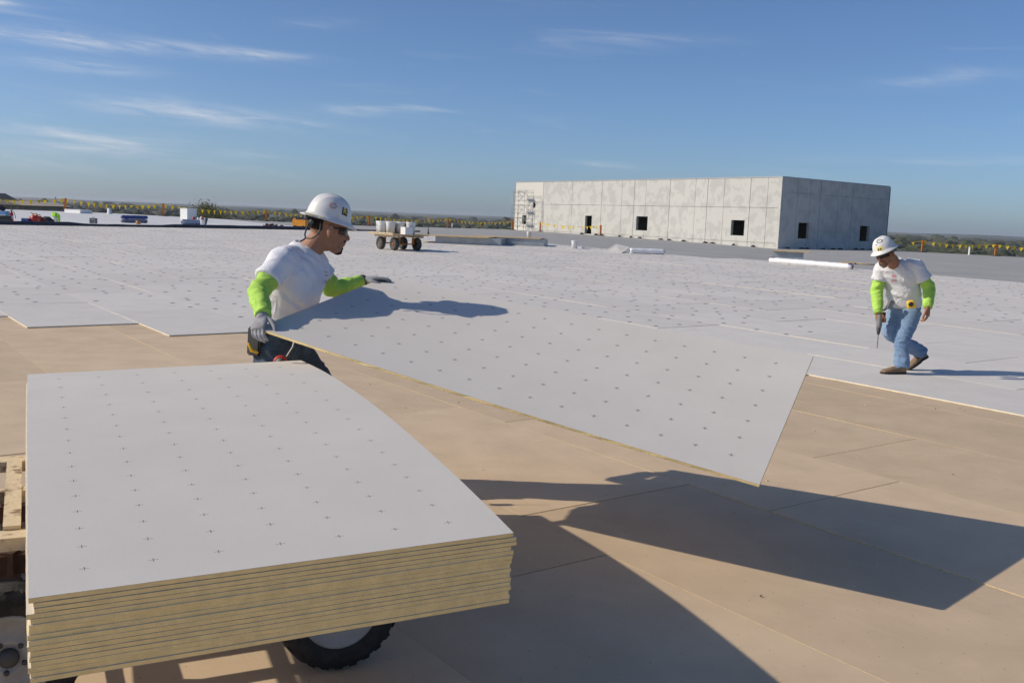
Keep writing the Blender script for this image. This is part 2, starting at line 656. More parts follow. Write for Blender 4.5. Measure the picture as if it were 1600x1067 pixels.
def board_mesh(name, fn, w, l, t, nx, ny, mats, jit=0.0, layered=True, uvf=lambda x, y: (x, y)):
    """a board as one closed mesh; fn(x,y) gives the top surface point and normal; sides carry facer / foam / facer"""
    mb = MB()
    levels = [0.0, 0.0007, t - 0.0007, t] if layered else [0.0, t]
    P = {}
    for j in range(ny + 1):
        for i in range(nx + 1):
            x, y = w * i / nx, l * j / ny
            P[i, j] = fn(x, y)
    idx = {}
    vs = []
    rim = set()
    for j in range(ny + 1):
        for i in range(nx + 1):
            edge = i in (0, nx) or j in (0, ny)
            ks = range(len(levels)) if edge else (0, len(levels) - 1)
            for k in ks:
                p, n = P[i, j]
                q = p - n * levels[k]
                idx[i, j, k] = len(vs)
                vs.append(q)
    top, bot = 0, len(levels) - 1
    fs, ms, uvs = [], [], []
    for j in range(ny):
        for i in range(nx):
            fs.append((idx[i, j, top], idx[i + 1, j, top], idx[i + 1, j + 1, top], idx[i, j + 1, top]))
            ms.append(0)
            uvs.append([uvf(w * a / nx, l * b / ny) for a, b in ((i, j), (i + 1, j), (i + 1, j + 1), (i, j + 1))])
            fs.append((idx[i, j, bot], idx[i, j + 1, bot], idx[i + 1, j + 1, bot], idx[i + 1, j, bot]))
            ms.append(0)
            uvs.append([(0, 0)] * 4)
    ring = [(i, 0) for i in range(nx)] + [(nx, j) for j in range(ny)] + [(i, ny) for i in range(nx, 0, -1)] + [(0, j) for j in range(ny, 0, -1)]
    for a, b in zip(ring, ring[1:] + ring[:1]):
        for k in range(len(levels) - 1):
            fs.append((idx[(*a, k)], idx[(*a, k + 1)], idx[(*b, k + 1)], idx[(*b, k)]))
            ms.append(1 if (not layered or k == 1) else 2)
            uvs.append([(0, 0)] * 4)
    if jit:
        for (i, j, k), n in idx.items():
            if k in range(1, len(levels) - 1):
                vs[n] = vs[n] + V((random.uniform(-jit, jit), random.uniform(-jit, jit), 0))
    mb.add(vs, fs, ms, False, uvs)
    return mb.mesh(name, mats)


# ------------------------------------------------------------------ the roof
def build_roof():
    # continuous sheet under everything and out to the far edges
    mb = MB()
    ts = []
    for (a, _, _), (b, _, _) in zip(FARB, FARB[1:]):
        for k in range(4):
            ts.append(a + (b - a) * k / 4)
    ts.append(FARB[-1][0])
    rows = []
    for t in ts:
        yb = near_bound(t)
        yf, zf = far_at(t)
        ring = [V((t * yb * 0.9, yb * 0.9, yb * 0.9 * SLOPE - 0.07)), V((t * yb, yb, yb * SLOPE))]
        for k in (0.1, 0.25, 0.45, 0.65, 0.85, 1.0, 1.012):
            y = yb + (yf - yb) * k
            ring.append(V((t * y, y, zr(t * y, y))))
        y = yb + (yf - yb) * 1.012
        ring.append(V((t * y, y, -11)))
        rows.append(ring)
    n = len(rows[0])
    vs = [p for r in rows for p in r]
    fs = [(i * n + k, (i + 1) * n + k, (i + 1) * n + k + 1, i * n + k + 1) for i in range(len(rows) - 1) for k in range(n - 1)]
    mb.add(vs, fs)
    g = mb.build('grey_roof', M_GREYROOF)
    tag(g, kind='structure')
    # white membrane already welded down on the left
    mb = MB()
    rows = []
    for k in range(0, 49):
        px = -500 + k * (1090 / 48)
        d = ray(px, 311 + 0.0394 * px)
        t = d.x / d.y
        yb = near_bound(t) - 0.6
        yf, _ = far_at(t)
        f = 1.0 if px < 345 else max(0.02, 1 - (px - 345) / 240)
        f = f ** 1.7
        ye = yb + (yf * 1.0 - 0.4 - yb) * f
        rows.append([V((t * y, y, zr(t * y, y) + 0.006)) for y in [yb + (ye - yb) * q / 6 for q in range(7)]])
    vs = [p for r in rows for p in r]
    mb.add(vs, [(i * 7 + k, (i + 1) * 7 + k, (i + 1) * 7 + k + 1, i * 7 + k + 1) for i in range(len(rows) - 1) for k in range(6)])
    tag(mb.build('white_roof_membrane', M_TPO), kind='structure')
    # deck sheet that carries both board layers
    mb = MB()
    c = [uv2p(-14, -30, -0.06), uv2p(UB, -30, -0.06), uv2p(UB, 25.0, -0.06), uv2p(-14, 31, -0.06)]
    mb.add(c, [(3, 2, 1, 0)])
    root = tag(mb.build('roof_deck', M_UNDER), kind='structure')
    return root


DECK = build_roof()


def in_view(pts, margin=160):
    xs = [proj(p) for p in pts]
    xs = [q for q in xs if q[0] > -9e4]
    if not xs:
        return False
    a = min(q[0] for q in xs)
    b = max(q[0] for q in xs)
    c = min(q[1] for q in xs)
    d = max(q[1] for q in xs)
    return b > -margin and a < 1600 + margin and d > -margin and c < 1067 + margin


def board_matrix(u0, v0, h, tx=0.0, ty=0.0, yaw=0.0):
    """local x -> +v (width), local y -> +u (length), origin at (u0, v0)"""
    X = V((AV.x, AV.y, AV.y * SLOPE)).normalized()
    Y = V((AU.x, AU.y, AU.y * SLOPE)).normalized()
    Z = X.cross(Y)
    # X x Y points down or up?
    if Z.z < 0:
        Z = -Z
    m = Matrix((X, Y, Z)).transposed().to_4x4()
    return Matrix.Translation(uv2p(u0, v0, h)) @ m @ Matrix.Rotation(yaw, 4, 'Z') @ Matrix.Rotation(tx, 4, 'X') @ Matrix.Rotation(ty, 4, 'Y')


def flat(w, l):
    return lambda x, y: (V((x, y, 0)), V((0, 0, 1)))


def build_tan():
    rnd = random.Random(3)
    W_, L_ = 1.2148, 2.4335
    me = board_mesh('insulation_board', flat(W_, L_), W_, L_, 0.05, 1, 1, [M_TAN, M_TANFOAM], layered=False)
    off = {-1: 0.3, 0: 6.38, 1: 3.29, 2: 3.955, 3: 3.36, 4: 4.0, 5: 5.1}
    n = 0
    for r in range(-8, 9):
        v0 = 0.58 + 1.22 * r
        o = off.get(r, 1.22 * (r % 2) + 0.4)
        ks = range(-8, 8)
        for k in ks:
            u0 = o + 2.44 * k
            if u0 > 15.5 or u0 < -10:
                continue
            cs = [uv2p(u0 + a, v0 + b) for a in (0, 2.44) for b in (0, 1.22)]
            if (not in_view(cs) and cs[0].xy.length > 8.5) or v0 > 8.4:
                continue
            ob = link('insulation_board', me, DECK)
            ob.matrix_world = board_matrix(u0 + rnd.uniform(.001, .005), v0 + rnd.uniform(.001, .004), rnd.uniform(-0.0022, 0.0), rnd.uniform(-.0009, .0009), rnd.uniform(-.0007, .0007))
            n += 1


U_END = {}


def row_end(r):
    """near end of the cover boards in the row starting at v = 2.19 + 1.22 r"""
    tab = {-3: 15.8, -2: 14.55, -1: 13.3, 0: 12.15, 1: 10.98, 2: 9.76, 3: 8.54, 4: 6.2}
    if r <= -4:
        return 17.0 + (-4 - r) * 1.22
    if r >= 5:
        return -2.6 - 1.22 * (r % 2)
    return tab[r]


def build_cover():
    rnd = random.Random(5)
    W_, L_, T_ = 1.2165, 2.4365, 0.0127
    me = board_mesh('cover_board', flat(W_, L_), W_, L_, T_, 1, 1, [M_FACER_FAR, M_FOAM_LAID], layered=False)
    slots = []
    for r in range(-18, 22):
        v0 = 2.19 + 1.22 * r
        e = row_end(r)
        u = e
        while u < UB - 0.2:
            if v0 + 0.6 > vbound(u + 1.2):
                u += 2.44
                continue
            ln = min(2.44, UB - u)
            cs = [uv2p(u + a, v0 + b) for a in (0, 2.44) for b in (0, 1.22)]
            if ln > 2.3 and in_view(cs, 60) or (ln <= 2.3 and in_view(cs, 60)):
                ctr = uv2p(u + 1.2, v0 + 0.6)
                slots.append((ctr.xy.length, u, v0, ln))
            u += 2.44
    slots.sort()
    rest = MB()
    plates = MB()
    for i, (d, u, v0, ln) in enumerate(slots):
        j = dict(h=0.0127 + rnd.uniform(0.0, 0.0035), tx=rnd.uniform(-.0014, .0014), ty=rnd.uniform(-.0016, .0016), yaw=rnd.uniform(-.0012, .0012))
        if d < 12:
            j['tx'] *= 0.5
            j['ty'] *= 0.5
        M = board_matrix(u + rnd.uniform(.002, .006), v0 + rnd.uniform(.001, .005), **j)
        if ln < 2.3:
            M = M @ Matrix.Diagonal((1, ln / 2.44, 1, 1))
        if i < 300:
            ob = link('cover_board', me, DECK)
            ob.matrix_world = M
        else:
            vs = [M @ V(p) for p in ((0, 0, 0), (W_, 0, 0), (W_, L_, 0), (0, L_, 0), (0, 0, -T_), (W_, 0, -T_), (W_, L_, -T_), (0, L_, -T_))]
            rest.add(vs, [(0, 1, 2, 3), (0, 4, 5, 1), (3, 2, 6, 7), (0, 3, 7, 4), (1, 5, 6, 2)], [0, 1, 1, 1, 1])
        # fastening plates
        r = round((v0 - 2.19) / 1.22)
        e = row_end(r)
        bare = (u - e < 0.5 and r < 5) or (r >= 4 and u < 7.2 + (r - 4) * 0.25 and v0 < 15)
        if not bare:
            for gx in (0.16, 0.61, 1.06):
                for gy in (0.2, 0.72, 1.24, 1.76, 2.28):
                    if rnd.random() < 0.30:
                        continue
                    q = M @ V((gx + rnd.uniform(-.07, .07), gy + rnd.uniform(-.10, .10), 0.0035))
                    if not in_view([q], 10):
                        continue
                    rr = 0.036
                    n = 8
                    X = (M.to_3x3() @ V((1, 0, 0))).normalized()
                    Y = (M.to_3x3() @ V((0, 1, 0))).normalized()
                    Z = X.cross(Y)
                    ring = [q + (X * math.cos(2 * math.pi * k / n) + Y * math.sin(2 * math.pi * k / n)) * rr - Z * 0.0025 for k in range(n)]
                    ring2 = [q + (X * math.cos(2 * math.pi * k / n) + Y * math.sin(2 * math.pi * k / n)) * rr * 0.8 for k in range(n)]
                    plates.rings([ring, ring2], caps=True, smooth=False)
    print('cover slots', len(slots))
    if rest.f:
        o = rest.build('distant_cover_boards', [M_FACER_FAR, M_FOAM_LAID], DECK)
        o['kind'] = 'stuff'
    o = plates.build('fastener_plates', M_STEEL_DARK, DECK)
    o['kind'] = 'stuff'


build_tan()
build_cover()


def build_dark_roll():
    mb = MB()
    pts, rad = [], []
    rnd = random.Random(11)
    for k in range(120):
        v = -6 + 33.5 * k / 119
        p0 = uv2p(44.7 + 0.06 * (v - 7) + 0.2 * noise.noise(V((v * 0.22, 3.1, 0))), v)
        px = proj(p0)[0]
        r = 0.066 + 0.008 * noise.noise(V((v * 1.4, 0, 7)))
        # flattened stretch, thicker folds on both sides of it
        def sm(a, b, x):
            t = max(0, min(1, (x - a) / (b - a)))
            return t * t * (3 - 2 * t)
        r += 0.034 * (1 - sm(105, 140, px)) + 0.028 * sm(245, 275, px) * (1 - sm(470, 600, px))
        if px > 480:
            r = max(0.04, r - 0.03 * sm(480, 600, px))
        p0.z = p0.y * SLOPE + r * 0.75
        pts.append(p0)
        rad.append(r)
    mb.tube(pts, rad, 12)
    o = mb.build('folded_membrane_roll', M_DARKROLL, origin=pts[60])
    tag(o, 'long dark rolled back edge of membrane along the far side of the boards', 'membrane roll')


build_dark_roll()


def build_crumbs():
    rnd = random.Random(14)
    mb = MB()
    for k in range(260):
        u, v = rnd.uniform(-1, 9), rnd.uniform(1.5, 8.2)
        if not in_view([uv2p(u, v)], 0):
            continue
        s_ = rnd.uniform(.0015, .006)
        p = uv2p(u, v, s_ * .4 + .0005)
        mb.box(p, (s_ * rnd.uniform(.8, 2.4), s_, s_ * .8), Matrix.Rotation(rnd.uniform(0, 3.1), 3, 'Z') @ Matrix.Rotation(rnd.uniform(-.3, .3), 3, 'X'), rnd.choice([0, 0, 1]))
    o = mb.build('foam_crumbs', [M_FOAM_LAID, M_UNDER], DECK)
    o['kind'] = 'stuff'


build_crumbs()

# ------------------------------------------------------------------ board stack on the cart
ST = [V((-1.071, 2.161, .679)), V((.026, 2.695, .705)), V((-1.041, 4.877, .839)), V((-2.136, 4.344, .808))]   # near-left, near-right, far-right, far-left
BOW = [(0, 0), (.208, .018), (.521, .038), (.791, .048), (1.12, .058), (1.449, .057), (1.886, .043), (2.2, .022), (2.44, 0)]


def bow(s):
    s = max(0, min(2.44, s))
    for (a, za), (b, zb) in zip(BOW, BOW[1:]):
        if s <= b:
            return za + (zb - za) * (s - a) / (b - a)
    return 0


def smooth_bow(s):
    return sum(bow(s + k * 0.05) for k in range(-3, 4)) / 7 if 0.15 < s < 2.29 else bow(s)


NB = 16
BT = 0.0128
ORD = ['topmost', 'second', 'third', 'fourth', 'fifth', 'sixth', 'seventh', 'eighth', 'ninth', 'tenth', 'eleventh', 'twelfth', 'thirteenth', 'fourteenth', 'fifteenth', 'lowest']


MARK_ROWS = [0, .11, .235, .345, .46, .575, .70, .83, .965, 1.10, 1.24, 1.40, 1.57, 1.76, 1.98, 2.22, 2.44]   # rows of printed marks along the stacked boards


def print_uv(x, y):
    for k in range(16):
        if y <= MARK_ROWS[k + 1] + 1e-6:
            return (.1525 + (x - .122) * (.915 / .945), .1525 * (k + (y - MARK_ROWS[k]) / (MARK_ROWS[k + 1] - MARK_ROWS[k])))
    return (x, y)


def build_stack():
    rnd = random.Random(21)
    X = (ST[1] - ST[0]).normalized()
    Y = (ST[3] - ST[0]).normalized()
    Z = X.cross(Y).normalized()
    z = 0.0
    for i in range(NB):
        dx = rnd.uniform(-.005, .005) if i else 0
        dy = rnd.uniform(-.0012, .0012) if i else 0
        dx += -0.0004 * i + (0.008 if 0 < i < 3 else 0)
        rot = rnd.uniform(-.0015, .0015) if i else 0
        zi = z

        def fn(x, y, dx=dx, dy=dy, rot=rot, zi=zi):
            def P(x, y):
                k, q = x / 1.22, y / 2.44
                base = ST[0] * (1 - k) * (1 - q) + ST[1] * k * (1 - q) + ST[2] * k * q + ST[3] * (1 - k) * q
                base = base + Z * (smooth_bow(y) - zi) + X * (dx - rot * (y - 1.22)) + Y * (dy + rot * (x - .61))
                return base
            p = P(x, y)
            tx = P(x + .01, y) - P(x - .01, y)
            ty = P(x, min(2.44, y + .02)) - P(x, max(0, y - .02))
            return p, tx.cross(ty).normalized()
        me = board_mesh('cover_board', fn, 1.22, 2.44, BT, 20, 60, [M_FACER, M_FOAM, M_FACER_EDGE if rnd.random() < .4 else M_FOAM], jit=0.0009, uvf=print_uv)
        ob = link('stacked_cover_board', me)
        c = sum(ST, V((0, 0, 0))) / 4
        for v in me.vertices:
            v.co -= c
        ob.location = c
        if i == 0:
            lab = 'top board of the foreground stack, pale grey with rows of printed crosses'
        elif i == NB - 1:
            lab = 'lowest yellow-edged board of the foreground stack, resting on the cart'
        else:
            lab = '%s yellow-edged board from the top of the foreground stack' % ORD[i]
        tag(ob, lab, 'board', 'cover boards stacked on the cart')
        gap = rnd.choice([0.0001, 0.0001, 0.0002, 0.0002, 0.0004, 0.0014]) if i else 0.0007
        z += BT + gap
    return z


STACK_T = build_stack()

# the board being carried
HB = [V((-1.221, 4.735, 1.010)), V((1.005, 3.862, .566)), V((1.499, 4.908, .958)), V((-.757, 5.839, 1.206))]   # near-left, near-right, far-right, far-left


def held_point(x, y):
    """x across (0 near .. 1.22 far), y along from the worker"""
    k, q = x / 1.22, y / 2.44
    base = HB[0] * (1 - q) * (1 - k) + HB[1] * q * (1 - k) + HB[2] * q * k + HB[3] * (1 - q) * k
    sag = 0.011 * 4 * q * (1 - q)
    return base - V((0, 0, sag))


def build_held():
    def fn(x, y):
        tx = held_point(x + .01, y) - held_point(x - .01, y)
        ty = held_point(x, y + .01) - held_point(x, y - .01)
        n = tx.cross(ty).normalized()
        if n.z < 0:
            n = -n
        return held_point(x, y), n
    me = board_mesh('carried_cover_board', fn, 1.22, 2.44, BT, 10, 40, [M_FACER_HELD, M_FOAM, M_FACER_EDGE], jit=0.0014)
    # x (near->far) cross y (left->right) points down, so turn the faces over
    me.flip_normals()
    c = sum(HB, V((0, 0, 0))) / 4
    for v in me.vertices:
        v.co -= c
    ob = link('carried_cover_board', me)
    ob.location = c
    tag(ob, 'pale grey board with yellow edge, carried tilted in the air by the nearer worker', 'board')


build_held()


# ------------------------------------------------------------------ wheels and carts
def wheel_parts(parent, c, axis, r_t, r_r, width, tyre_m, rim_m, hub_m, out=1):
    """c: centre, axis: unit vector of the axle towards the outside"""
    ax = V(axis).normalized()
    q = V((0, 0, 1)).rotation_difference(ax).to_matrix().to_4x4()
    M = Matrix.Translation(c) @ q
    w = width / 2
    prof = [(r_r, -w * .75), (r_r + .012, -w * .9), (r_t * .78, -w), (r_t * .93, -w * .82), (r_t * .985, -w * .5), (r_t, 0), (r_t * .985, w * .5), (r_t * .93, w * .82), (r_t * .78, w), (r_r + .012, w * .9), (r_r, w * .75)]
    wmb = MB()
    wmb.lathe(prof, 36, M, 0, caps=False)
    # tread blocks
    for k in range(26):
        a = 2 * math.pi * k / 26
        for sgn in (-1, 1):
            a2 = a + (0.12 if sgn > 0 else 0)
            c1 = M @ V((math.cos(a2) * r_t * .957, math.sin(a2) * r_t * .957, sgn * w * .42))
            rot = q.to_3x3() @ Matrix.Rotation(a2, 3, 'Z') @ Matrix.Rotation(sgn * .35, 3, 'X')
            wmb.box(c1, (.006, .026, w * .72), rot, 0)
    ty = wmb.build('tyre', tyre_m, parent)
    rmb = MB()
    rp = [(0.001, w * .62), (r_r * .30, w * .62), (r_r * .34, w * .68), (r_r * .42, w * .68), (r_r * .5, w * .58), (r_r * .80, w * .64), (r_r * .9, w * .76), (r_r * .98, w * .8), (r_r * 1.03, w * .78), (r_r * .985, w * .5), (r_r * .985, -w * .5), (r_r * 1.03, -w * .78), (r_r * .9, -w * .6), (r_r * .8, -w * .2), (.001, -w * .2)]
    rmb.lathe(rp, 28, M, 0)
    rim = rmb.build('rim', rim_m, ty)
    hmb = MB()
    hmb.lathe([(0.001, w * .9), (r_r * .16, w * .9), (r_r * .22, w * .8), (r_r * .24, w * .5)], 14, M, 0)
    for k in range(5):
        a = 2 * math.pi * k / 5
        hmb.lathe([(0.001, w * .74), (.008, w * .74), (.009, w * .6)], 6, M @ Matrix.Translation((math.cos(a) * r_r * .36, math.sin(a) * r_r * .36, 0)), 0)
    hmb.build('hub', hub_m, ty)
    return ty


SE = V((0.899, 0.4375, 0)).normalized()      # the stack's width direction
SL = V((-0.4375, 0.899, 0)).normalized()     # the stack's length direction


def sp(w, l, h):
    p = V((ST[0].x, ST[0].y, 0)) + SE * w + SL * l
    p.z = p.y * SLOPE + h
    return p


def build_cart():
    base = sp(.45, 1.22, 0)
    root = empty('board_cart', base, 'low four-wheeled cart under the foreground stack, cream timber frame and fat black tyres', 'cart')

    def loc(p):
        return p - base

    def bot(l):           # underside of the stack along its length, midway across
        k = l / 2.44
        zc = (ST[0].z + ST[1].z) / 2 * (1 - k) + (ST[2].z + ST[3].z) / 2 * k
        y = (V((ST[0].x, ST[0].y, 0)) + SE * .61 + SL * l).y
        return zc + smooth_bow(l) - STACK_T - y * SLOPE - 0.004
    # rails along the cart, seen at the left of the stack
    for l, wd in ((0.86, .085), (1.27, .05), (1.66, .085)):
        mb = MB()
        h = bot(l) - .022
        mb.beam(loc(sp(-.42, l, h)), loc(sp(1.12, l, h)), wd, .04)
        mb.build('rail', M_CREAMWOOD, root)
    for w in (-.36, .42, 1.02):
        mb = MB()
        a, b = sp(w, .82, bot(.86) - .064), sp(w, 1.70, bot(1.66) - .064)
        mb.beam(loc(a), loc(b), .055 if w != -.05 else .05, .042)
        mb.build('cross_plank', M_CREAMWOOD, root)
    # the short plank lying flush on the left end
    mb = MB()
    a, b = sp(-.048, .90, bot(.9) + .002), sp(-.048, 1.62, bot(1.62) + .002)
    mb.beam(loc(a), loc(b), .05, .012)
    mb.build('deck_plank', M_CREAMWOOD, root)
    # steel chassis
    mb = MB()
    for l in (.98, 1.52):
        mb.beam(loc(sp(-.3, l, .40)), loc(sp(1.05, l, .40)), .05, .06)
    for w in (-.06, .93):
        mb.beam(loc(sp(w, .86, .30)), loc(sp(w, 1.62, .30)), .05, .05)
        for l in (.98, 1.52):
            mb.beam(loc(sp(w, l, .28)), loc(sp(w, l, .44)), .05, .05, up=(1, 0, 0))
        mb.tube([loc(sp(w, .70, .205)), loc(sp(w, 1.74, .205))], .016, 8)
        for l in (.93, 1.56):
            mb.beam(loc(sp(w, l, .205)), loc(sp(w, l, .31)), .04, .02, up=(1, 0, 0))
    mb.build('chassis', M_CHASSIS, root)
    for w, l, out in ((-.06, .745, -1), (.93, .745, -1), (-.06, 1.70, 1), (.93, 1.70, 1)):
        wheel_parts(root, loc(sp(w, l, .212)), SL * out, .21, .128, .15, M_TYRE, M_RIM, M_DKGREY)
    mb = MB()
    mb.tube([loc(sp(-.3, 1.22, .40)), loc(sp(-.62, 1.22, .32)), loc(sp(-.95, 1.22, .10))], .018, 8)
    mb.build('tow_bar', M_CHASSIS, root)


build_cart()

# ------------------------------------------------------------------ country beyond the roof
def build_land():
    mb = MB()
    n = 96
    rs = []
    for r in (60, 300, 900, 1800, 3000, 4500, 7000, 9000, 11000):
        ring = []
        for k in range(n):
            a = 2 * math.pi * k / n
            p = V((math.cos(a) * r, math.sin(a) * r, -11))
            if r > 1500:
                q = V((p.x / 2600, p.y / 2600, 0))
                p.z += 11 * noise.noise(q) * min(1, (r - 1500) / 2000)
            ring.append(p)
        rs.append(ring)
    mb.rings(rs, caps=False)
    mb.v.append(V((0, 0, -11)))
    c = len(mb.v) - 1
    for k in range(n):
        mb.f.append([c, k, (k + 1) % n])
        mb.m.append(0)
        mb.sm.append(True)
    mground = mat('country_ground', (0.085, 0.088, 0.045), 0.95, color2=(0.20, 0.165, 0.11), scale=0.0035, detail=5, lo=0.5, hi=0.62)
    tag(mb.build('ground', mground), kind='structure')
    # low far ridges
    mh = mat('far_hills', (0.055, 0.066, 0.042), 0.95, color2=(0.15, 0.13, 0.085), scale=0.004, detail=6, lo=0.5, hi=0.66)
    for dist, base, amp, seed in ((3600, 1.0, 7, 3), (5600, 10, 11, 9), (8600, 20, 14, 17)):
        mb = MB()
        ring = [[], [], []]
        m = 260
        for k in range(m + 1):
            a = R(-52) + R(104) * k / m
            x, y = math.sin(a) * dist, math.cos(a) * dist
            h = base + amp * (noise.noise(V((a * 6, seed, 0))) + 0.5 * noise.noise(V((a * 17, seed, 5)))) + 1.6 * noise.noise(V((a * 140, seed, 2)))
            for j, (dd, z) in enumerate(((0, -12), (dist * 0.05, h), (dist * 0.12, -12))):
                ring[j].append(V((math.sin(a) * (dist + dd), math.cos(a) * (dist + dd), z)))
        mb.rings(ring, caps=False, closed=False)
        tag(mb.build('hills', mh), kind='structure')
    # woodland that reads as one mass
    rnd = random.Random(8)
    bm = bmesh.new()
    bmesh.ops.create_icosphere(bm, subdivisions=2, radius=1)
    iv = [v.co.copy() for v in bm.verts]
    fi = [[v.index for v in f.verts] for f in bm.faces]
    bm.free()
    wood = MB()
    for i in range(3200):
        a = R(rnd.uniform(-40, 40))
        d = 520 + 3300 * rnd.random() ** 1.5
        x, y = math.sin(a) * d, math.cos(a) * d
        if noise.noise(V((x / 340, y / 340, 4))) < -0.12 and d < 2600:
            continue
        hh = rnd.uniform(2.2, 5.6) * (1.0 if d > 1000 else 0.7)
        if rnd.random() < .10 and d > 1300:
            hh *= 1.7
        ww = rnd.uniform(4.0, 9.0) * (1.0 if d < 1200 else 1.9)
        o = V((rnd.uniform(0, 50), rnd.uniform(0, 50), 0))
        c = V((x, y, -11 + hh * 0.75))
        vs = []
        for p in iv:
            k = 1 + 0.55 * noise.noise(p * 1.9 + o)
            vs.append(c + V((p.x * ww * k, p.y * ww * k, p.z * hh * k)))
        wood.add(vs, fi, rnd.choice([0, 0, 1, 2]), False)
    mw = [mat('wood_dark', (0.042, 0.052, 0.022), 0.9, var=0.45, scale=0.35), mat('wood_olive', (0.055, 0.062, 0.028), 0.9, var=0.4, scale=0.4),
          mat('wood_brown', (0.062, 0.058, 0.032), 0.9, var=0.4, scale=0.4)]
    o = wood.build('woodland', mw)
    tag(o, 'dark green belt of distant trees beyond the roof edge', 'woodland', kind='stuff')


build_land()


def build_haze():
    mb = MB()
    mb.box((0, 0, 16.5), (23500, 23500, 61))
    o = mb.build('haze', [])
    m = bpy.data.materials.new('haze_air')
    m.use_nodes = True
    N, L = m.node_tree.nodes, m.node_tree.links
    N.remove(N['Principled BSDF'])
    pv = N.new('ShaderNodeVolumePrincipled')
    pv.inputs['Color'].default_value = (0.86, 0.92, 1.0, 1)
    pv.inputs['Density'].default_value = 0.00009
    pv.inputs['Anisotropy'].default_value = 0.2
    L.new(pv.outputs[0], N['Material Output'].inputs['Volume'])
    o.data.materials.append(m)
    tag(o, kind='stuff')


build_haze()


def build_tree(px, d, top_py, half_w, name, label):
    base = atY(px, 330, d)
    top = atY(px, top_py, d)
    base.z = -11
    H = top.z + 11
    root = empty(name, base, label, 'tree')
    rnd = random.Random(4)
    mb = MB()
    mb.tube([V((0, 0, 0)), V((.1, 0, H * .25)), V((-.1, .1, H * .5)), V((0, 0, H * .75))], [.35, .26, .18, .07], 8)
    for k in range(9):
        a = rnd.uniform(0, 6.28)
        z = H * rnd.uniform(.3, .6)
        mb.tube([V((0, 0, z)), V((math.cos(a) * half_w * .35, math.sin(a) * half_w * .35, z + H * .14)), V((math.cos(a) * half_w * .7, math.sin(a) * half_w * .7, z + H * .24))], [.14, .09, .03], 6)
    mb.build('trunk', mat('bark', (0.12, 0.09, 0.06), 0.9, var=0.3, scale=3), root)
    cr = MB()
    clumps = []
    for k in range(34):
        a, e = rnd.uniform(0, 6.28), rnd.uniform(-.5, 1.0)
        rr = rnd.uniform(.45, .95)
        clumps.append(V((math.cos(a) * half_w * rr * math.cos(e * .9), math.sin(a) * half_w * rr * math.cos(e * .9), H * .62 + e * H * .33)))
    for c in clumps:
        cs = rnd.uniform(.5, 1.2) * half_w * .3
        mi = rnd.choice([0, 0, 1])
        for k in range(120):
            p = c + V((rnd.gauss(0, cs), rnd.gauss(0, cs), rnd.gauss(0, cs * .7)))
            n = V((rnd.gauss(0, 1), rnd.gauss(0, 1), rnd.gauss(0, 1))).normalized()
            t = n.orthogonal().normalized() * .26
            b = n.cross(t).normalized() * .2
            cr.add([p - t, p - b * .6, p + t, p + b], [(0, 1, 2, 3)], mi)
    cr.build('crown', [mat('leaf_autumn', (0.20, 0.185, 0.035), 0.7, var=0.3, scale=.8), mat('leaf_green', (0.085, 0.10, 0.03), 0.7, var=0.3, scale=.8)], root)


build_tree(327, 330, 320.5, 5.4, 'autumn_tree', 'yellow-green bushy tree beyond the roof edge behind the white box')


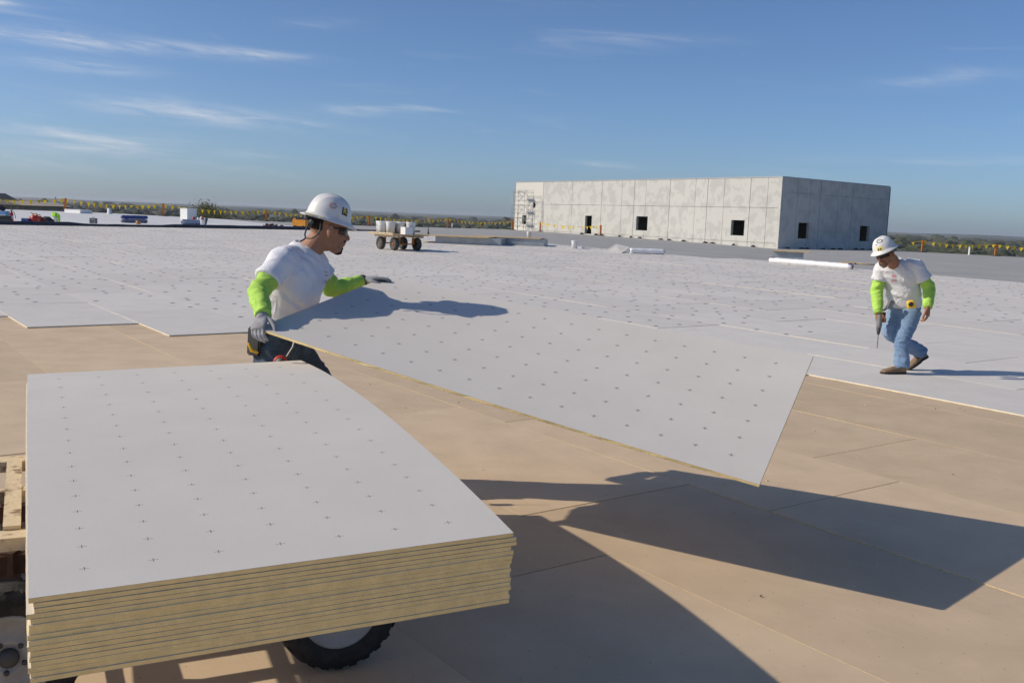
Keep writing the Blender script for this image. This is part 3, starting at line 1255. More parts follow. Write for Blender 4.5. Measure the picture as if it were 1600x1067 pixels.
def build_far_buildings():
    M_W = mat('tan_siding', (0.30, 0.24, 0.175), 0.8, var=0.08, scale=.3)
    M_Rf = mat('tan_roof', (0.52, 0.43, 0.33), 0.7, var=0.06, scale=.3)
    M_D = mat('dark_shingle', (0.10, 0.09, 0.085), 0.85, var=0.2, scale=1)
    d = 150
    # long low metal building
    a, b = atY(-60, 329, d), atY(53, 329, d + 8)
    root = empty('tan_building', V((a.x, a.y, -11)), 'low tan building with pale pitched roof beyond the left roof edge', 'building')
    o = V((a.x, a.y, -11))
    zt = atY(40, 321.5, d).z + 11
    zr_ = atY(5, 313.5, d).z + 11
    L = b.x - a.x
    mb = MB()
    D = 16
    mb.box((L / 2, D / 2 + 4, zt / 2), (L, D, zt))
    mb.build('wall', M_W, root)
    mb = MB()
    xm = L * 0.52
    vs = [(-.5, 3.5, zt), (L + .5, 3.5, zt), (L + .5, D + 4.5, zt), (-.5, D + 4.5, zt), (xm - 6, 3.5, zr_), (xm + 1, 3.5, zr_), (xm + 1, D + 4.5, zr_), (xm - 6, D + 4.5, zr_)]
    mb.add([V(v) for v in vs], [(0, 1, 5, 4), (1, 2, 6, 5), (2, 3, 7, 6), (3, 0, 4, 7), (4, 5, 6, 7), (3, 2, 1, 0)])
    mb.build('roof', M_Rf, root)
    mb = MB()
    for k in range(7):
        x = L * (.08 + .14 * k)
        mb.beam((x, 3.95, .5), (x, 3.95, zt - .1), .12, .1, up=(1, 0, 0))
    mb.build('downpipe', M_Rf, root)
    # dark gable just peeping in at the left
    d2 = 210
    c = atY(-38, 330, d2)
    o2 = V((c.x, c.y, -11))
    root = empty('gabled_house', o2, 'dark gabled roof peeping in at the far left edge', 'house')
    zp = atY(-14, 301, d2).z + 11
    ze = atY(-14, 313, d2).z + 11
    mb = MB()
    mb.box((0, 6, ze / 2), (5.2, 12, ze))
    mb.build('wall', M_W, root)
    mb = MB()
    vs = [(-3.2, -.4, ze), (3.2, -.4, ze), (0, -.4, zp), (-3.2, 12.4, ze), (3.2, 12.4, ze), (0, 12.4, zp)]
    mb.add([V(v) for v in vs], [(0, 1, 2), (5, 4, 3), (1, 4, 5, 2), (3, 0, 2, 5), (0, 3, 4, 1)])
    mb.build('roof', M_D, root)
    # lattice mast on the skyline
    p = atY(87, 318, 900)
    root_o = V((p.x, p.y, -11))
    mb = MB()
    top = atY(87, 307.5, 900).z + 11
    for sx, sy in ((-1, -1), (1, -1), (1, 1), (-1, 1)):
        mb.beam((sx * 1.1, sy * 1.1, 0), (sx * .15, sy * .15, top), .28, .28, up=(1, 0, 0))
    for k in range(9):
        z0, z1 = top * k / 9, top * (k + 1) / 9
        w0, w1 = 1.1 - .95 * k / 9, 1.1 - .95 * (k + 1) / 9
        mb.beam((-w0, -w0, z0), (w1, -w1, z1), .15, .15)
        mb.beam((w0, w0, z0), (-w1, w1, z1), .15, .15)
    o = mb.build('radio_mast', M_GALV)
    o.location = root_o
    tag(o, 'thin lattice mast on the skyline at the far left', 'mast')


build_far_buildings()

# ------------------------------------------------------------------ concrete building
M_CONC = mat('tilt_up_concrete', (0.52, 0.512, 0.475), 0.85, color2=(0.452, 0.448, 0.418), scale=1.0, detail=9, lo=0.49, hi=0.545, rnd=0.035, bump=0.15, bscale=3)
M_CONC_PAINT = mat('painted_concrete', (0.60, 0.585, 0.535), 0.8, var=0.02, scale=1)
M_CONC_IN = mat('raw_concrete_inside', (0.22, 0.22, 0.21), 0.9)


def build_hall():
    Lb, Cb, Rb = atY(803.5, 358.5, 131), atY(1215, 389, 92), atY(1382.5, 391, 103)
    Lt, Ct = atY(805.5, 282.5, 131), atY(1222, 281, 92)
    ztop = (Lt.z + Ct.z) / 2
    zb = -0.9
    root = empty('concrete_hall', V((Cb.x, Cb.y, zb)), 'unfinished pale concrete hall of tall wall panels standing on the roof', 'building')
    O = V((Cb.x, Cb.y, 0))
    org = V((Cb.x, Cb.y, zb))
    THK = 0.3

    def face(A, B, joints, reveals, hbands, openings, inward, first_painted):
        """A, B ground corners (left to right as seen); joints etc. given as pixel columns at the top edge / pixel rows"""
        A = V((A.x, A.y, 0))
        B = V((B.x, B.y, 0))
        d = (B - A)
        L = d.length
        d.normalize()
        n = V((-d.y, d.x, 0))
        if n.dot(V((A.x, A.y, 0))) < 0:
            n = -n                      # n points away from the camera = into the building

        def hit(px, py):
            r = ray(px, py)
            o = V((0, 0, CH))
            t = (A - o).dot(n) / r.dot(n)
            p = o + r * t
            return (p - A).dot(d), p.z
        tops = lambda px: 281.5 if px <= 1222 else 281 + (px - 1222) * 11 / 167
        js = [0.0] + [hit(px, tops(px))[0] for px in joints] + [L]
        rv = [hit(px, tops(px))[0] for px in reveals]
        zs = sorted([zb, ztop] + [hit(px, py)[1] for px, py in hbands])
        ops = []
        for x0, y0, x1, y1, rnd_ in openings:
            a, zt = hit(x0, y0)
            b, zl = hit(x1, y1)
            ops.append((a, b, zl, zt, rnd_))

        def P(s, z, dep):
            return A + d * s + n * dep + V((0, 0, z)) - org
        for pi in range(len(js) - 1):
            s0, s1 = js[pi], js[pi + 1]
            mb = MB()
            painted = first_painted and pi == 0
            xs = [s0 + (.03 if pi else 0)] + [x for x in rv if s0 + .3 < x < s1 - .3] + [s1 - (.03 if pi < len(js) - 2 else 0)]
            zz = zs if not painted else [zb, ztop]
            po = [o for o in ops if s0 - .1 < (o[0] + o[1]) / 2 < s1 + .1]

            def cell(a, b, z0, z1, dep0, dep1):
                vs = [P(a, z0, dep0), P(b, z0, dep0), P(b, z1, dep0), P(a, z1, dep0), P(a, z0, dep1), P(b, z0, dep1), P(b, z1, dep1), P(a, z1, dep1)]
                mb.add(vs, [(0, 1, 2, 3), (5, 4, 7, 6), (0, 4, 5, 1), (3, 2, 6, 7), (0, 3, 7, 4), (1, 5, 6, 2)])

            def cut(a, b, z0, z1, dep0, dep1):
                rects = [(a, b, z0, z1)]
                for oa, ob, oz0, oz1, _ in po:
                    new = []
                    for (ra, rb, rz0, rz1) in rects:
                        ia, ib, iz0, iz1 = max(ra, oa), min(rb, ob), max(rz0, oz0), min(rz1, oz1)
                        if ia >= ib or iz0 >= iz1:
                            new.append((ra, rb, rz0, rz1))
                            continue
                        if ra < ia:
                            new.append((ra, ia, rz0, rz1))
                        if ib < rb:
                            new.append((ib, rb, rz0, rz1))
                        if rz0 < iz0:
                            new.append((ia, ib, rz0, iz0))
                        if iz1 < rz1:
                            new.append((ia, ib, iz1, rz1))
                    rects = new
                for q in rects:
                    cell(*q, dep0, dep1)
            g = .02
            for i in range(len(xs) - 1):
                for k in range(len(zz) - 1):
                    cut(xs[i] + (g if i else 0), xs[i + 1] - (g if i < len(xs) - 2 else 0), zz[k] + (g if k else 0), zz[k + 1] - (g if k < len(zz) - 2 else 0), 0.0, .06)
            cut(xs[0], xs[-1], zb, ztop - .002, .06, THK)
            for (oa, ob, oz0, oz1, r_) in po:
                if r_:                    # round hole: ring of concrete inside the square cut
                    cx, cz, rr = (oa + ob) / 2, (oz0 + oz1) / 2, min(ob - oa, oz1 - oz0) / 2
                    nseg = 20
                    sq = []
                    ci = []
                    for k in range(nseg):
                        a = 2 * math.pi * k / nseg
                        ca, sa = math.cos(a), math.sin(a)
                        f = max(abs(ca), abs(sa))
                        sq.append(P(cx + ca / f * (ob - oa) / 2, cz + sa / f * (oz1 - oz0) / 2, .001))
                        ci.append(P(cx + ca * rr, cz + sa * rr, .001))
                    back = [p + n * .28 for p in ci]
                    mb.rings([sq, ci, back], caps=False, smooth=False)
            mb.build('wall_panel', M_CONC_PAINT if painted else M_CONC, root)
        # coping
        mb = MB()
        a, b = P(-.02, ztop + .05, .14), P(L + .02, ztop + .05, .14)
        mb.beam(a, b, .36, .1)
        mb.build('coping', M_GALV, root)
        return d, n, L
    # sunlit face
    face(Lb, Cb, [849.7, 941.5, 992.5, 1048, 1107, 1174], [895, 973, 1010.5, 1088, 1133, 1201],
         [(1048, 322.5), (1048, 371.5)],
         [(816, 336.5, 821.5, 350.5, 0), (831.4, 316, 837.4, 325.5, 1), (914.6, 337, 923.6, 365.8, 0), (994.5, 338, 1011, 360.6, 0), (1142.8, 343.8, 1162, 368.6, 0)], 1, True)
    # shaded face
    face(Cb, Rb, [1284, 1334], [1248, 1268, 1312],
         [(1260, 303), (1260, 361.5)], [(1248, 348, 1263, 373.2, 0), (1344.3, 353, 1357.3, 377.3, 0)], 1, False)
    # back walls and roof close the box so the openings are dark
    dL = (Lb - Cb)
    dR = (Rb - Cb)
    F4 = V((Lb.x + dR.x, Lb.y + dR.y, 0))
    mb = MB()

    def wall(a, b):
        a = V((a.x, a.y, 0)) - V((org.x, org.y, 0))
        b = V((b.x, b.y, 0)) - V((org.x, org.y, 0))
        mb.beam(a + V((0, 0, (ztop - zb) / 2)), b + V((0, 0, (ztop - zb) / 2)), .3, ztop - zb - .1)
    wall(Rb, F4)
    wall(F4, Lb)
    mb.build('rear_wall', M_CONC_IN, root)
    mb = MB()
    inset = 0.32
    c = (V((Lb.x, Lb.y, 0)) + V((Rb.x, Rb.y, 0))) / 2
    qs = []
    for p in (Cb, Rb, F4, Lb):
        q = V((p.x, p.y, 0))
        q = q + (c - q).normalized() * inset * 1.3
        qs.append(q - V((org.x, org.y, 0)))
    zt = ztop - zb - .5
    mb.add([q + V((0, 0, zt)) for q in qs] + [q + V((0, 0, zt + .2)) for q in qs], [(3, 2, 1, 0), (4, 5, 6, 7), (0, 1, 5, 4), (1, 2, 6, 5), (2, 3, 7, 6), (3, 0, 4, 7)])
    mb.build('roof_slab', M_CONC_IN, root)
    # small dark feet of the panel braces along the base
    am = MB()
    am.box((0, 0, .06), (.42, .3, .12))
    am.box((0, 0, .15), (.2, .16, .06))
    anchor = am.mesh('base_anchor', [M_DKGREY])
    for (P0, P1, n_, f0, f1) in ((Lb, Cb, 13, .34, .98), (Cb, Rb, 9, .06, .95)):
        A, B = V((P0.x, P0.y, 0)), V((P1.x, P1.y, 0))
        d = (B - A).normalized()
        n = V((-d.y, d.x, 0))
        if n.y > 0:
            n = -n
        L = (B - A).length
        for k in range(n_):
            p = A + d * (L * (f0 + (f1 - f0) * (k + .3 * math.sin(k * 2.3)) / n_)) + n * .35
            o = link('base_anchor', anchor, root)
            o.location = V((p.x, p.y, zr(p.x, p.y))) - org
            o.rotation_euler = (0, 0, .4 * k)
    # barrier bar in the doorway
    return Lb, Cb, Rb, ztop


HALL = build_hall()


def build_scaffold():
    Lb, Cb, Rb, ztop = HALL
    d = V((Cb.x - Lb.x, Cb.y - Lb.y, 0)).normalized()
    n = V((d.y, -d.x, 0))
    if n.y > 0:
        n = -n                             # towards the camera
    A = V((Lb.x, Lb.y, 0))
    o = A + d * 2.3 + n * 1.0
    z0 = zr(o.x, o.y)
    o.z = z0
    root = empty('scaffold', o, 'steel frame scaffold standing against the white left end of the concrete hall', 'scaffold')

    def P(s, t, z):
        return d * s + n * t + V((0, 0, z))
    Wd, Hs = 2.9, 1.62
    bays = [0, 1.45 * 1.05, 2.9 * 1.05 * 1.15]
    for s in bays:
        mb = MB()
        for t in (0, .9):
            mb.tube([P(s, t, 0), P(s, t, Hs * 3 + .2 - (0.5 if s == bays[2] else 0))], .026, 6)
        for z in [Hs * k + q for k in range(3) for q in (.5, 1.0, 1.5)]:
            mb.tube([P(s, 0, z), P(s, .9, z)], .022, 6)
        mb.build('frame', M_GALV, root)
    for b0, b1 in zip(bays, bays[1:]):
        for k in range(3):
            mb = MB()
            for t in (0, .9):
                mb.tube([P(b0, t, k * Hs + .3), P(b1, t, k * Hs + 1.5)], .018, 6)
                mb.tube([P(b1, t, k * Hs + .3), P(b0, t, k * Hs + 1.5)], .018, 6)
                mb.tube([P(b0, t, k * Hs + 1.55), P(b1, t, k * Hs + 1.55)], .022, 6)
            mb.build('brace', M_GALV, root)
    for k in range(3):
        mb = MB()
        z = Hs * k + 1.58
        mb.box(P((bays[0] + bays[1]) / 2 + .1, .45, z), (bays[1], .5, .05), Matrix((d, n, V((0, 0, 1)))).transposed())
        mb.build('plank', M_CARD, root)
    mb = MB()
    for t in (0, .9):
        mb.tube([P(0, t, Hs * 3 + .15), P(bays[2], t, Hs * 3 + .15)], .022, 6)
    mb.build('guard_rail', M_GALV, root)


build_scaffold()


# ------------------------------------------------------------------ warning line of pennants
def flag_mesh():
    mb = MB()
    w, h, t = .17, .40, .006
    vs = [V((-w, -t, 0)), V((w, -t, 0)), V((0.01, -t - .02, -h)), V((-w, t, 0)), V((w, t, 0)), V((0.01, t - .02, -h))]
    mb.add(vs, [(0, 2, 1), (3, 4, 5), (0, 1, 4, 3), (1, 2, 5, 4), (2, 0, 3, 5)])
    return mb.mesh('pennant', [M_FLAG])


FLAG = flag_mesh()


def make_stand(p, h, label, yaw=0.0, lean=0.0):
    root = empty('warning_line_stand', p, label, 'barrier stand', 'orange stands of the pennant line', rot=(0, lean, yaw))
    mb = MB()
    mb.box((0, 0, h / 2), (.19, .10, h))
    mb.box((0, 0, h + .02), (.15, .07, .05))
    mb.build('post', M_ORANGE, root)
    mb = MB()
    mb.box((0, 0, .025), (.75, .45, .05))
    mb.lathe([(.3, .05), (.28, .08), (.1, .1)], 8)
    mb.build('base', M_DKGREY, root)
    return root


def make_line(a, b, n, label, sag=.16, seed=0):
    rnd = random.Random(seed)
    root = empty('pennant_line', a, label, 'pennant line', 'yellow pennant lines round the roof')
    d = b - a
    pts = []
    for k in range(13):
        q = k / 12
        pts.append(d * q - V((0, 0, sag * 4 * q * (1 - q))))
    mb = MB()
    mb.tube(pts, .012, 5)
    mb.build('rope', M_ROPE, root)
    yaw = math.atan2(d.y, d.x)
    for k in range(n):
        q = (k + .5 + rnd.uniform(-.12, .12)) / n
        p = d * q - V((0, 0, sag * 4 * q * (1 - q)))
        f = link('pennant', FLAG, root)
        f.location = p
        f.rotation_euler = (rnd.gauss(.0, .35) + (1.1 if rnd.random() < .12 else 0), rnd.uniform(-.15, .15), yaw + rnd.gauss(0, .3))


def build_warning_lines():
    def edge(px, back=1.2):
        t_ = ray(px, 311 + .0394 * px)
        t = t_.x / t_.y
        yf, _ = far_at(t)
        y = yf - back
        return V((t * y, y, zr(t * y, y)))
    st = []
    data = [(-60, 'far left'), (101, 'leaning orange stand of the pennant line behind the red cans at left'), (255, 'orange pennant-line stand left of the white box on the white roof'),
            (416, 'orange pennant-line stand just left of the nearer worker'), (577, 'orange pennant-line stand right of the nearer worker, behind the bucket cart'),
            (700, 'orange pennant-line stand between the bucket cart and the concrete hall'), (801, 'orange pennant-line stand at the left corner of the concrete hall')]
    for i, (px, lab) in enumerate(data):
        p = edge(px, 1.2 if px < 790 else 3.2)
        h = 1.12
        st.append((p, h))
        if px > 0:
            make_stand(p, h, lab, yaw=.3, lean=.08 if px == 101 else 0)
    names = ['yellow pennants at the far left, over the tan building', 'yellow pennants over the two left orange stands, above the blue roll',
             'yellow pennants passing in front of the autumn tree', 'yellow pennants passing behind the nearer worker hard hat', 'yellow pennants running behind the bucket cart',
             'yellow pennants ending at the left corner of the concrete hall']
    for i in range(len(st) - 1):
        (a, ha), (b, hb) = st[i], st[i + 1]
        L = (b - a).length
        make_line(a + V((0, 0, ha - .02)), b + V((0, 0, hb - .02)), int(L / .62), names[i], sag=.3, seed=30 + i)
    # in front of the sunlit wall
    Lb, Cb, Rb, ztop = HALL
    A = on_roof(851, 361.5)
    B = on_roof(940, 369)
    d = V((Cb.x - Lb.x, Cb.y - Lb.y, 0)).normalized()
    n = V((d.y, -d.x, 0))
    if n.y > 0:
        n = -n

    def wallpt(px, off):
        r = ray(px, 330)
        a = V((Lb.x, Lb.y, 0))
        t = (a + n * off).dot(n) / r.dot(n)
        p = V((0, 0, CH)) + r * t
        return V((p.x, p.y, zr(p.x, p.y)))
    a, b = wallpt(845, 1.6), wallpt(940, 1.6)
    make_stand(b, 1.15, 'orange pennant-line stand in front of the sunlit wall, right of the doorway', yaw=.2)
    make_stand(a, 1.15, 'orange pennant-line stand beside the scaffold foot', yaw=.5)
    make_line(a + V((0, 0, 1.1)), b + V((0, 0, 1.1)), 22, 'yellow pennants strung along the foot of the sunlit concrete wall', sag=.25, seed=77)
    # right of the hall
    q = []
    for px, back in ((1387, 3.0), (1443, 1.6), (1558, 1.6), (1690, 1.6)):
        p = edge(px, back)
        q.append(p)
        if px == 1443:
            make_stand(p, 1.12, 'orange pennant-line stand right of the concrete hall, above the far worker', yaw=.2)
        if px == 1558:
            make_stand(p, 1.12, 'orange pennant-line stand nearest the right edge of the picture', yaw=.1)
    nm = ['yellow pennants between the shaded hall wall and the first stand right of it', 'yellow pennants between the two orange stands at right', 'yellow pennants running out of the right edge of the picture']
    for i in range(3):
        L = (q[i + 1] - q[i]).length
        make_line(q[i] + V((0, 0, 1.1)), q[i + 1] + V((0, 0, 1.1)), max(4, int(L / .60)), nm[i], sag=.22, seed=90 + i)


build_warning_lines()


# ------------------------------------------------------------------ things standing about on the roof
def bucket_mesh(r=.150, h=.37):
    mb = MB()
    mb.lathe([(.001, 0), (r * .86, 0), (r * .97, h * .9), (r * .97, h * .93)], 18, m=0)
    body = mb.mesh('bucket', [M_WHITE])
    mb = MB()
    mb.lathe([(r * 1.0, h * .86), (r * 1.06, h * .87), (r * 1.06, h * .89), (r * 1.0, h * .9), (r * 1.03, h * .95), (r * 1.06, h * .96), (r * 1.06, h), (r * .95, h), (r * .93, h * .985), (.001, h * .985)], 18, m=0)
    lid = mb.mesh('lid', [M_WHITE])
    mb = MB()
    pts = [V((r * 1.03 * math.cos(a), r * 1.03 * math.sin(a), h * .82 - .09 * math.sin(a))) for a in [math.pi * k / 10 for k in range(11)]]
    mb.tube(pts, .004, 5)
    handle = mb.mesh('handle', [M_GALV])
    return body, lid, handle


BUCKET = bucket_mesh()


def place_bucket(p, label, group=None, s=1.0, yaw=0.0, lid=True):
    root = empty('bucket', p, label, 'bucket', group, rot=(0, 0, yaw))
    root.scale = (s, s, s)
    link('pail', BUCKET[0], root)
    if lid:
        link('lid', BUCKET[1], root)
    link('handle', BUCKET[2], root)
    return root


def build_bucket_cart():
    ctr = V((-3.78, 32.3, 0))
    z = 32.3 * SLOPE + .0127 + .004
    base = V((ctr.x, ctr.y, z))
    root = empty('bucket_cart', base, 'four-wheeled cart with plywood deck and orange forks carrying white buckets', 'cart')
    a = V((.62, -.785, 0)).normalized()      # along the deck, towards the camera's right
    b = V((-a.y, a.x, 0))
    hd = .50

    def P(s, t, h):
        return a * s + b * t + V((0, 0, h))
    rot = Matrix((a, b, V((0, 0, 1)))).transposed()
    mb = MB()
    mb.box(P(0, 0, hd), (1.5, 1.35, .035), rot)
    mb.build('deck', M_PLY, root)
    mb = MB()
    mb.box(P(-.0, -.65, hd + .035), (1.5, .09, .035), rot)
    mb.box(P(.0, .45, hd - .055), (1.4, .09, .07), rot)
    mb.box(P(.0, -.45, hd - .055), (1.4, .09, .07), rot)
    mb.build('batten', M_CREAMWOOD, root)
    ws = [P(-.42, -.42, 0), P(.42, -.42, 0), P(-.42, .42, 0), P(.42, .42, 0)]
    for i, w in enumerate(ws):
        out = -1 if i < 2 else 1
        wheel_parts(root, w + V((0, 0, .205)), b * out, .205, .11, .16, M_TYRE_DUSTY, M_CHASSIS if i % 2 else M_DKGREY, M_FRAME)
    mb = MB()
    for s in (-.42, .42):
        mb.tube([P(s, -.40, .205), P(s, .40, .205)], .018, 8)
        for t in (-.27, .27):
            mb.beam(P(s, t, .19), P(s, t, hd - .09), .05, .07, up=a)
    mb.beam(P(-.42, 0, .2), P(.42, 0, .2), .04, .04)
    mb.build('fork', M_FRAME, root)
    # buckets on it
    pos = [(-.55, .28), (-.52, -.36), (-.24, -.46), (-.22, -.08), (-.14, .28), (.12, -.34), (.14, .06), (.20, .40), (.45, .30)]
    for i, (s, t) in enumerate(pos):
        place_bucket(base + P(s * .92 - .04, t * .88 - .06, hd + .019), 'white lidded bucket in the cluster on the plywood-decked cart', 'white buckets on the far cart', 1.04, yaw=i * 1.3)
    bx = MB()
    q = base + P(.62, -.1, hd + .0185)
    bx.box((0, 0, .11), (.28, .28, .22))
    bx.box((0, 0, .225), (.29, .29, .012))
    o = bx.build('white_carton', M_WHITE)
    o.location = q
    o.rotation_euler = (0, 0, math.atan2(a.y, a.x))
    tag(o, 'small white carton at the right end of the far cart deck', 'box')


build_bucket_cart()


def roll(p0, p1, r, label, wrap, marks=(), cores=M_CARD, ends=None, name='membrane_roll', seed=0):
    """a wrapped roll of membrane lying from p0 to p1 (centre line), with printed bands"""
    p0, p1 = V(p0), V(p1)
    root = empty(name, p0, label, 'membrane roll')
    d = p1 - p0
    L = d.length
    rnd = random.Random(seed)
    mb = MB()
    nn = 24
    pts = [d * (k / nn) for k in range(nn + 1)]
    rad = [r * (1 + .15 * noise.noise(V((k * .83 + .3, seed * 1.7, 0.4)))) for k in range(nn + 1)]
    rad[0] *= .9
    rad[-1] *= .9
    mb.tube(pts, rad, 16)
    mb.build('wrap', wrap, root)
    mb = MB()
    u = d.normalized()
    mb.tube([-u * .03, u * .02], r * .35, 12)
    mb.tube([d - u * .02, d + u * .03], r * .35, 12)
    mb.build('core', cores, root)
    for q0, q1, a0, a1, m in marks:     # printed patches: arc strips 3 mm proud of the wrap
        mb = MB()
        side = u.cross(V((0, 0, 1))).normalized()
        up = side.cross(u)
        rs = []
        for k in range(5):
            q = q0 + (q1 - q0) * k / 4
            rs.append([d * q + (side * math.cos(a) + up * math.sin(a)) * (r * 1.10) for a in [R(a0 + (a1 - a0) * j / 5) for j in range(6)]])
        mb.rings(rs, caps=False, closed=False)
        mb.build('print', m, root)
    return root


def curb(p, sx, sy, h, label, yaw, wall=M_GALV, lid=M_PLY, lid_over=.12, name='roof_curb', lid_t=.03, lid_shift=(0, 0)):
    root = empty(name, p, label, 'roof curb', rot=(0, 0, yaw))
    mb = MB()
    t = .05
    mb.box((0, -sy / 2 + t / 2, h / 2), (sx, t, h))
    mb.box((0, sy / 2 - t / 2, h / 2), (sx, t, h))
    mb.box((-sx / 2 + t / 2, 0, h / 2), (t, sy - 2 * t, h))
    mb.box((sx / 2 - t / 2, 0, h / 2), (t, sy - 2 * t, h))
    mb.box((0, 0, .012), (sx + .2, sy + .2, .02))
    mb.build('wall', wall, root)
    if lid:
        mb = MB()
        mb.box((lid_shift[0], lid_shift[1], h + lid_t / 2 + .002), (sx + lid_over, sy + lid_over, lid_t))
        mb.build('cover', lid, root)
    return root


def build_clutter():
    # ---- right-middle: curbs, rolls, bucket
    p = on_roof(735, 383)
    curb(p + V((0, .6, .01)), 2.6, 1.3, .28, 'low sheet-metal roof curb right of the bucket cart under a plywood sheet', -.15, lid_over=.5, lid_shift=(-.7, 0))
    p = on_roof(805, 384)
    curb(p + V((0, .6, .01)), 2.5, 1.3, .28, 'low sheet-metal roof curb with plywood cover and a white pail on it', -.15, lid_over=.3, lid_shift=(-.3, 0.1))
    place_bucket(on_roof(826, 384) + V((.0, .6, .325)), 'white pail standing on the plywood cover of a low curb', None, .62)
    # stake with tan tag
    p = on_roof(669, 366.5)
    root = empty('marker_stake', p, 'thin black stake with a tan tag right of the bucket cart', 'stake')
    mb = MB()
    mb.tube([V((0, 0, 0)), V((0, 0, .75))], .012, 6)
    mb.lathe([(.09, 0), (.07, .05), (.03, .12), (.03, .25), (.012, .3)], 10)
    mb.build('post', M_BLACK, root)
    mb = MB()
    mb.box((0, 0, .78), (.14, .05, .28))
    mb.build('tag', M_PLY, root)
    # white bucket on the boundary and small white packets
    place_bucket(on_roof(897.5, 389), 'white bucket standing alone at the edge of the laid boards', None, .86)
    p = on_roof(913, 389)
    mb = MB()
    for k, (x, w, h) in enumerate(((-.18, .2, .09), (-.02, .14, .06), (.17, .26, .045))):
        mb.box((x, .03 * k, h / 2), (w, .16, h), Matrix.Rotation(.2 * k - .2, 3, 'Z'))
    o = mb.build('white_packets', M_WHITE2)
    o.location = p
    tag(o, 'small white packets lying right of the lone bucket', 'packets')
    # board leaning on a roll
    a, b = on_roof(984, 396.5), on_roof(1036, 398.5)
    r = .10
    a.z += r + .012
    b.z += r + .012
    marks = [(.26, .36, 185, 250, M_BLUE), (.38, .48, 185, 240, M_RED), (.52, .58, 190, 225, M_BLUE), (.66, .76, 180, 240, M_BLUE), (.78, .88, 185, 240, M_RED)]
    roll(a, b + (b - a) * .02, r, 'short white wrapped roll with red and blue print beside the leaning board', M_WHITE2, marks, M_DKGREY, seed=2)
    c = on_roof(956, 395)
    mb = MB()
    Y0 = c.y
    tops = [on_roof(942.5, 394.3) + V((0, 0, .02)), on_roof(971, 396.2) + V((0, 0, .02)), atY(984.5, 386.2, Y0 + .75), atY(962.5, 381.2, Y0 + 1.05)]
    bots = [p - V((0, 0, .016)) for p in tops]
    mb.add(tops + bots, [(0, 1, 2, 3), (7, 6, 5, 4), (0, 4, 5, 1), (1, 5, 6, 2), (2, 6, 7, 3), (3, 7, 4, 0)])
    o = mb.build('offcut_board', M_FACER_FAR, origin=c)
    tag(o, 'pale board offcut propped against the short white roll', 'board')
    # curb and long roll at right
    p = on_roof(1236, 408.5)
    curb(p + V((0, .45, .01)), 1.1, .9, .34, 'low metal roof curb with plywood lid behind the long white roll', -.3, lid_over=.25, lid_shift=(.12, 0))
    a, b = on_roof(1203, 411.5), on_roof(1331, 422)
    r = .092
    a.z += r + .012
    b.z += r + .012
    roll(a, b, r, 'long white wrapped roll lying at the edge of the laid boards at right', M_WHITE2,
         [(.0, .07, 60, 250, M_BLUE), (.025, .065, 75, 130, M_RED), (.965, .998, 40, 250, M_BLUE)], M_RED, seed=5)
    a, b = on_roof(1312, 412), on_roof(1378, 415.5)
    mb = MB()
    mb.tube([V((0, 0, .03)), (b - a) * .55 + V((0, 0, .035)), (b - a) + V((0, 0, .03))], .028, 8)
    mb.box((b - a) * .18 + V((0, 0, .05)), (.5, .16, .08), Matrix.Rotation(-.3, 3, 'Z'))
    o = mb.build('broom', M_PLY)
    o.location = a
    tag(o, 'long-handled broom lying flat behind the far worker head', 'broom')
    # vent pipes
    for px, py, h, r_, lab in ((1514, 398.5, .75, .08, 'white vent pipe between the two orange stands at right'), (706.5, 355, .55, .07, 'white vent pipe right beside an orange stand in the middle distance'),
                               (171, 334.5, .48, .17, 'short fat white vent pipe on the white roof at left')):
        p = on_roof(px, py)
        mb = MB()
        mb.lathe([(r_ * 1.5, 0), (r_ * 1.45, .03), (r_, .06), (r_, h), (r_ * .85, h), (r_ * .85, h - .15), (.001, h - .15)], 16)
        o = mb.build('vent_pipe', M_WHITE)
        o.location = p
        tag(o, lab, 'vent pipe', 'white vent pipes')

    # ---- left: things on the white roof behind the dark roll
    p = on_roof(1, 348)
    root = empty('tool_chest', p, 'black tool chest carrying a blue cooler and dark bag at the left edge', 'tool chest')
    mb = MB()
    mb.box((0, 0, .15), (.75, .45, .26))
    mb.box((0, 0, .29), (.78, .48, .03))
    mb.build('chest', M_BLACK, root)
    mb = MB()
    mb.box((-.02, 0, .41), (.66, .4, .2))
    mb.build('cooler', mat('cooler_blue', (.16, .33, .55), .5), root)
    mb = MB()
    mb.box((-.02, 0, .327), (.68, .42, .035))
    mb.build('cooler_trim', M_WHITE, root)
    mb = MB()
    mb.tube([V((-.3, 0, .62)), V((0, 0, .66)), V((.12, 0, .6))], [.1, .13, .1], 12, round_ends=True)
    mb.build('bag', mat('dark_bag', (.03, .02, .04), .8), root)
    # extinguisher
    p = on_roof(17.8, 347.5)
    root = empty('fire_extinguisher', p, 'red fire extinguisher standing on the white roof at far left', 'fire extinguisher')
    mb = MB()
    mb.lathe([(.001, 0), (.085, 0), (.09, .02), (.09, .36), (.075, .42), (.03, .46), (.03, .49), (.001, .49)], 18)
    mb.build('cylinder', M_RED, root)
    mb = MB()
    mb.lathe([(.0915, .17), (.0918, .18), (.0918, .28), (.0915, .29)], 18, caps=False)
    mb.build('label_band', M_WHITE, root)
    mb = MB()
    mb.box((0.01, 0, .51), (.06, .04, .05))
    mb.beam((-.02, 0, .535), (.11, 0, .56), .025, .015)
    mb.build('valve', M_BLACK, root)
    mb = MB()
    mb.tube([V((.03, 0, .5)), V((.12, 0, .46)), V((.17, 0, .33)), V((.19, 0, .18))], .014, 8)
    mb.build('hose', M_BLACK, root)
    # blue box
    p = on_roof(40.5, 348)
    root = empty('blue_carton', p, 'blue carton with a white top left of the red fuel cans', 'box')
    mb = MB()
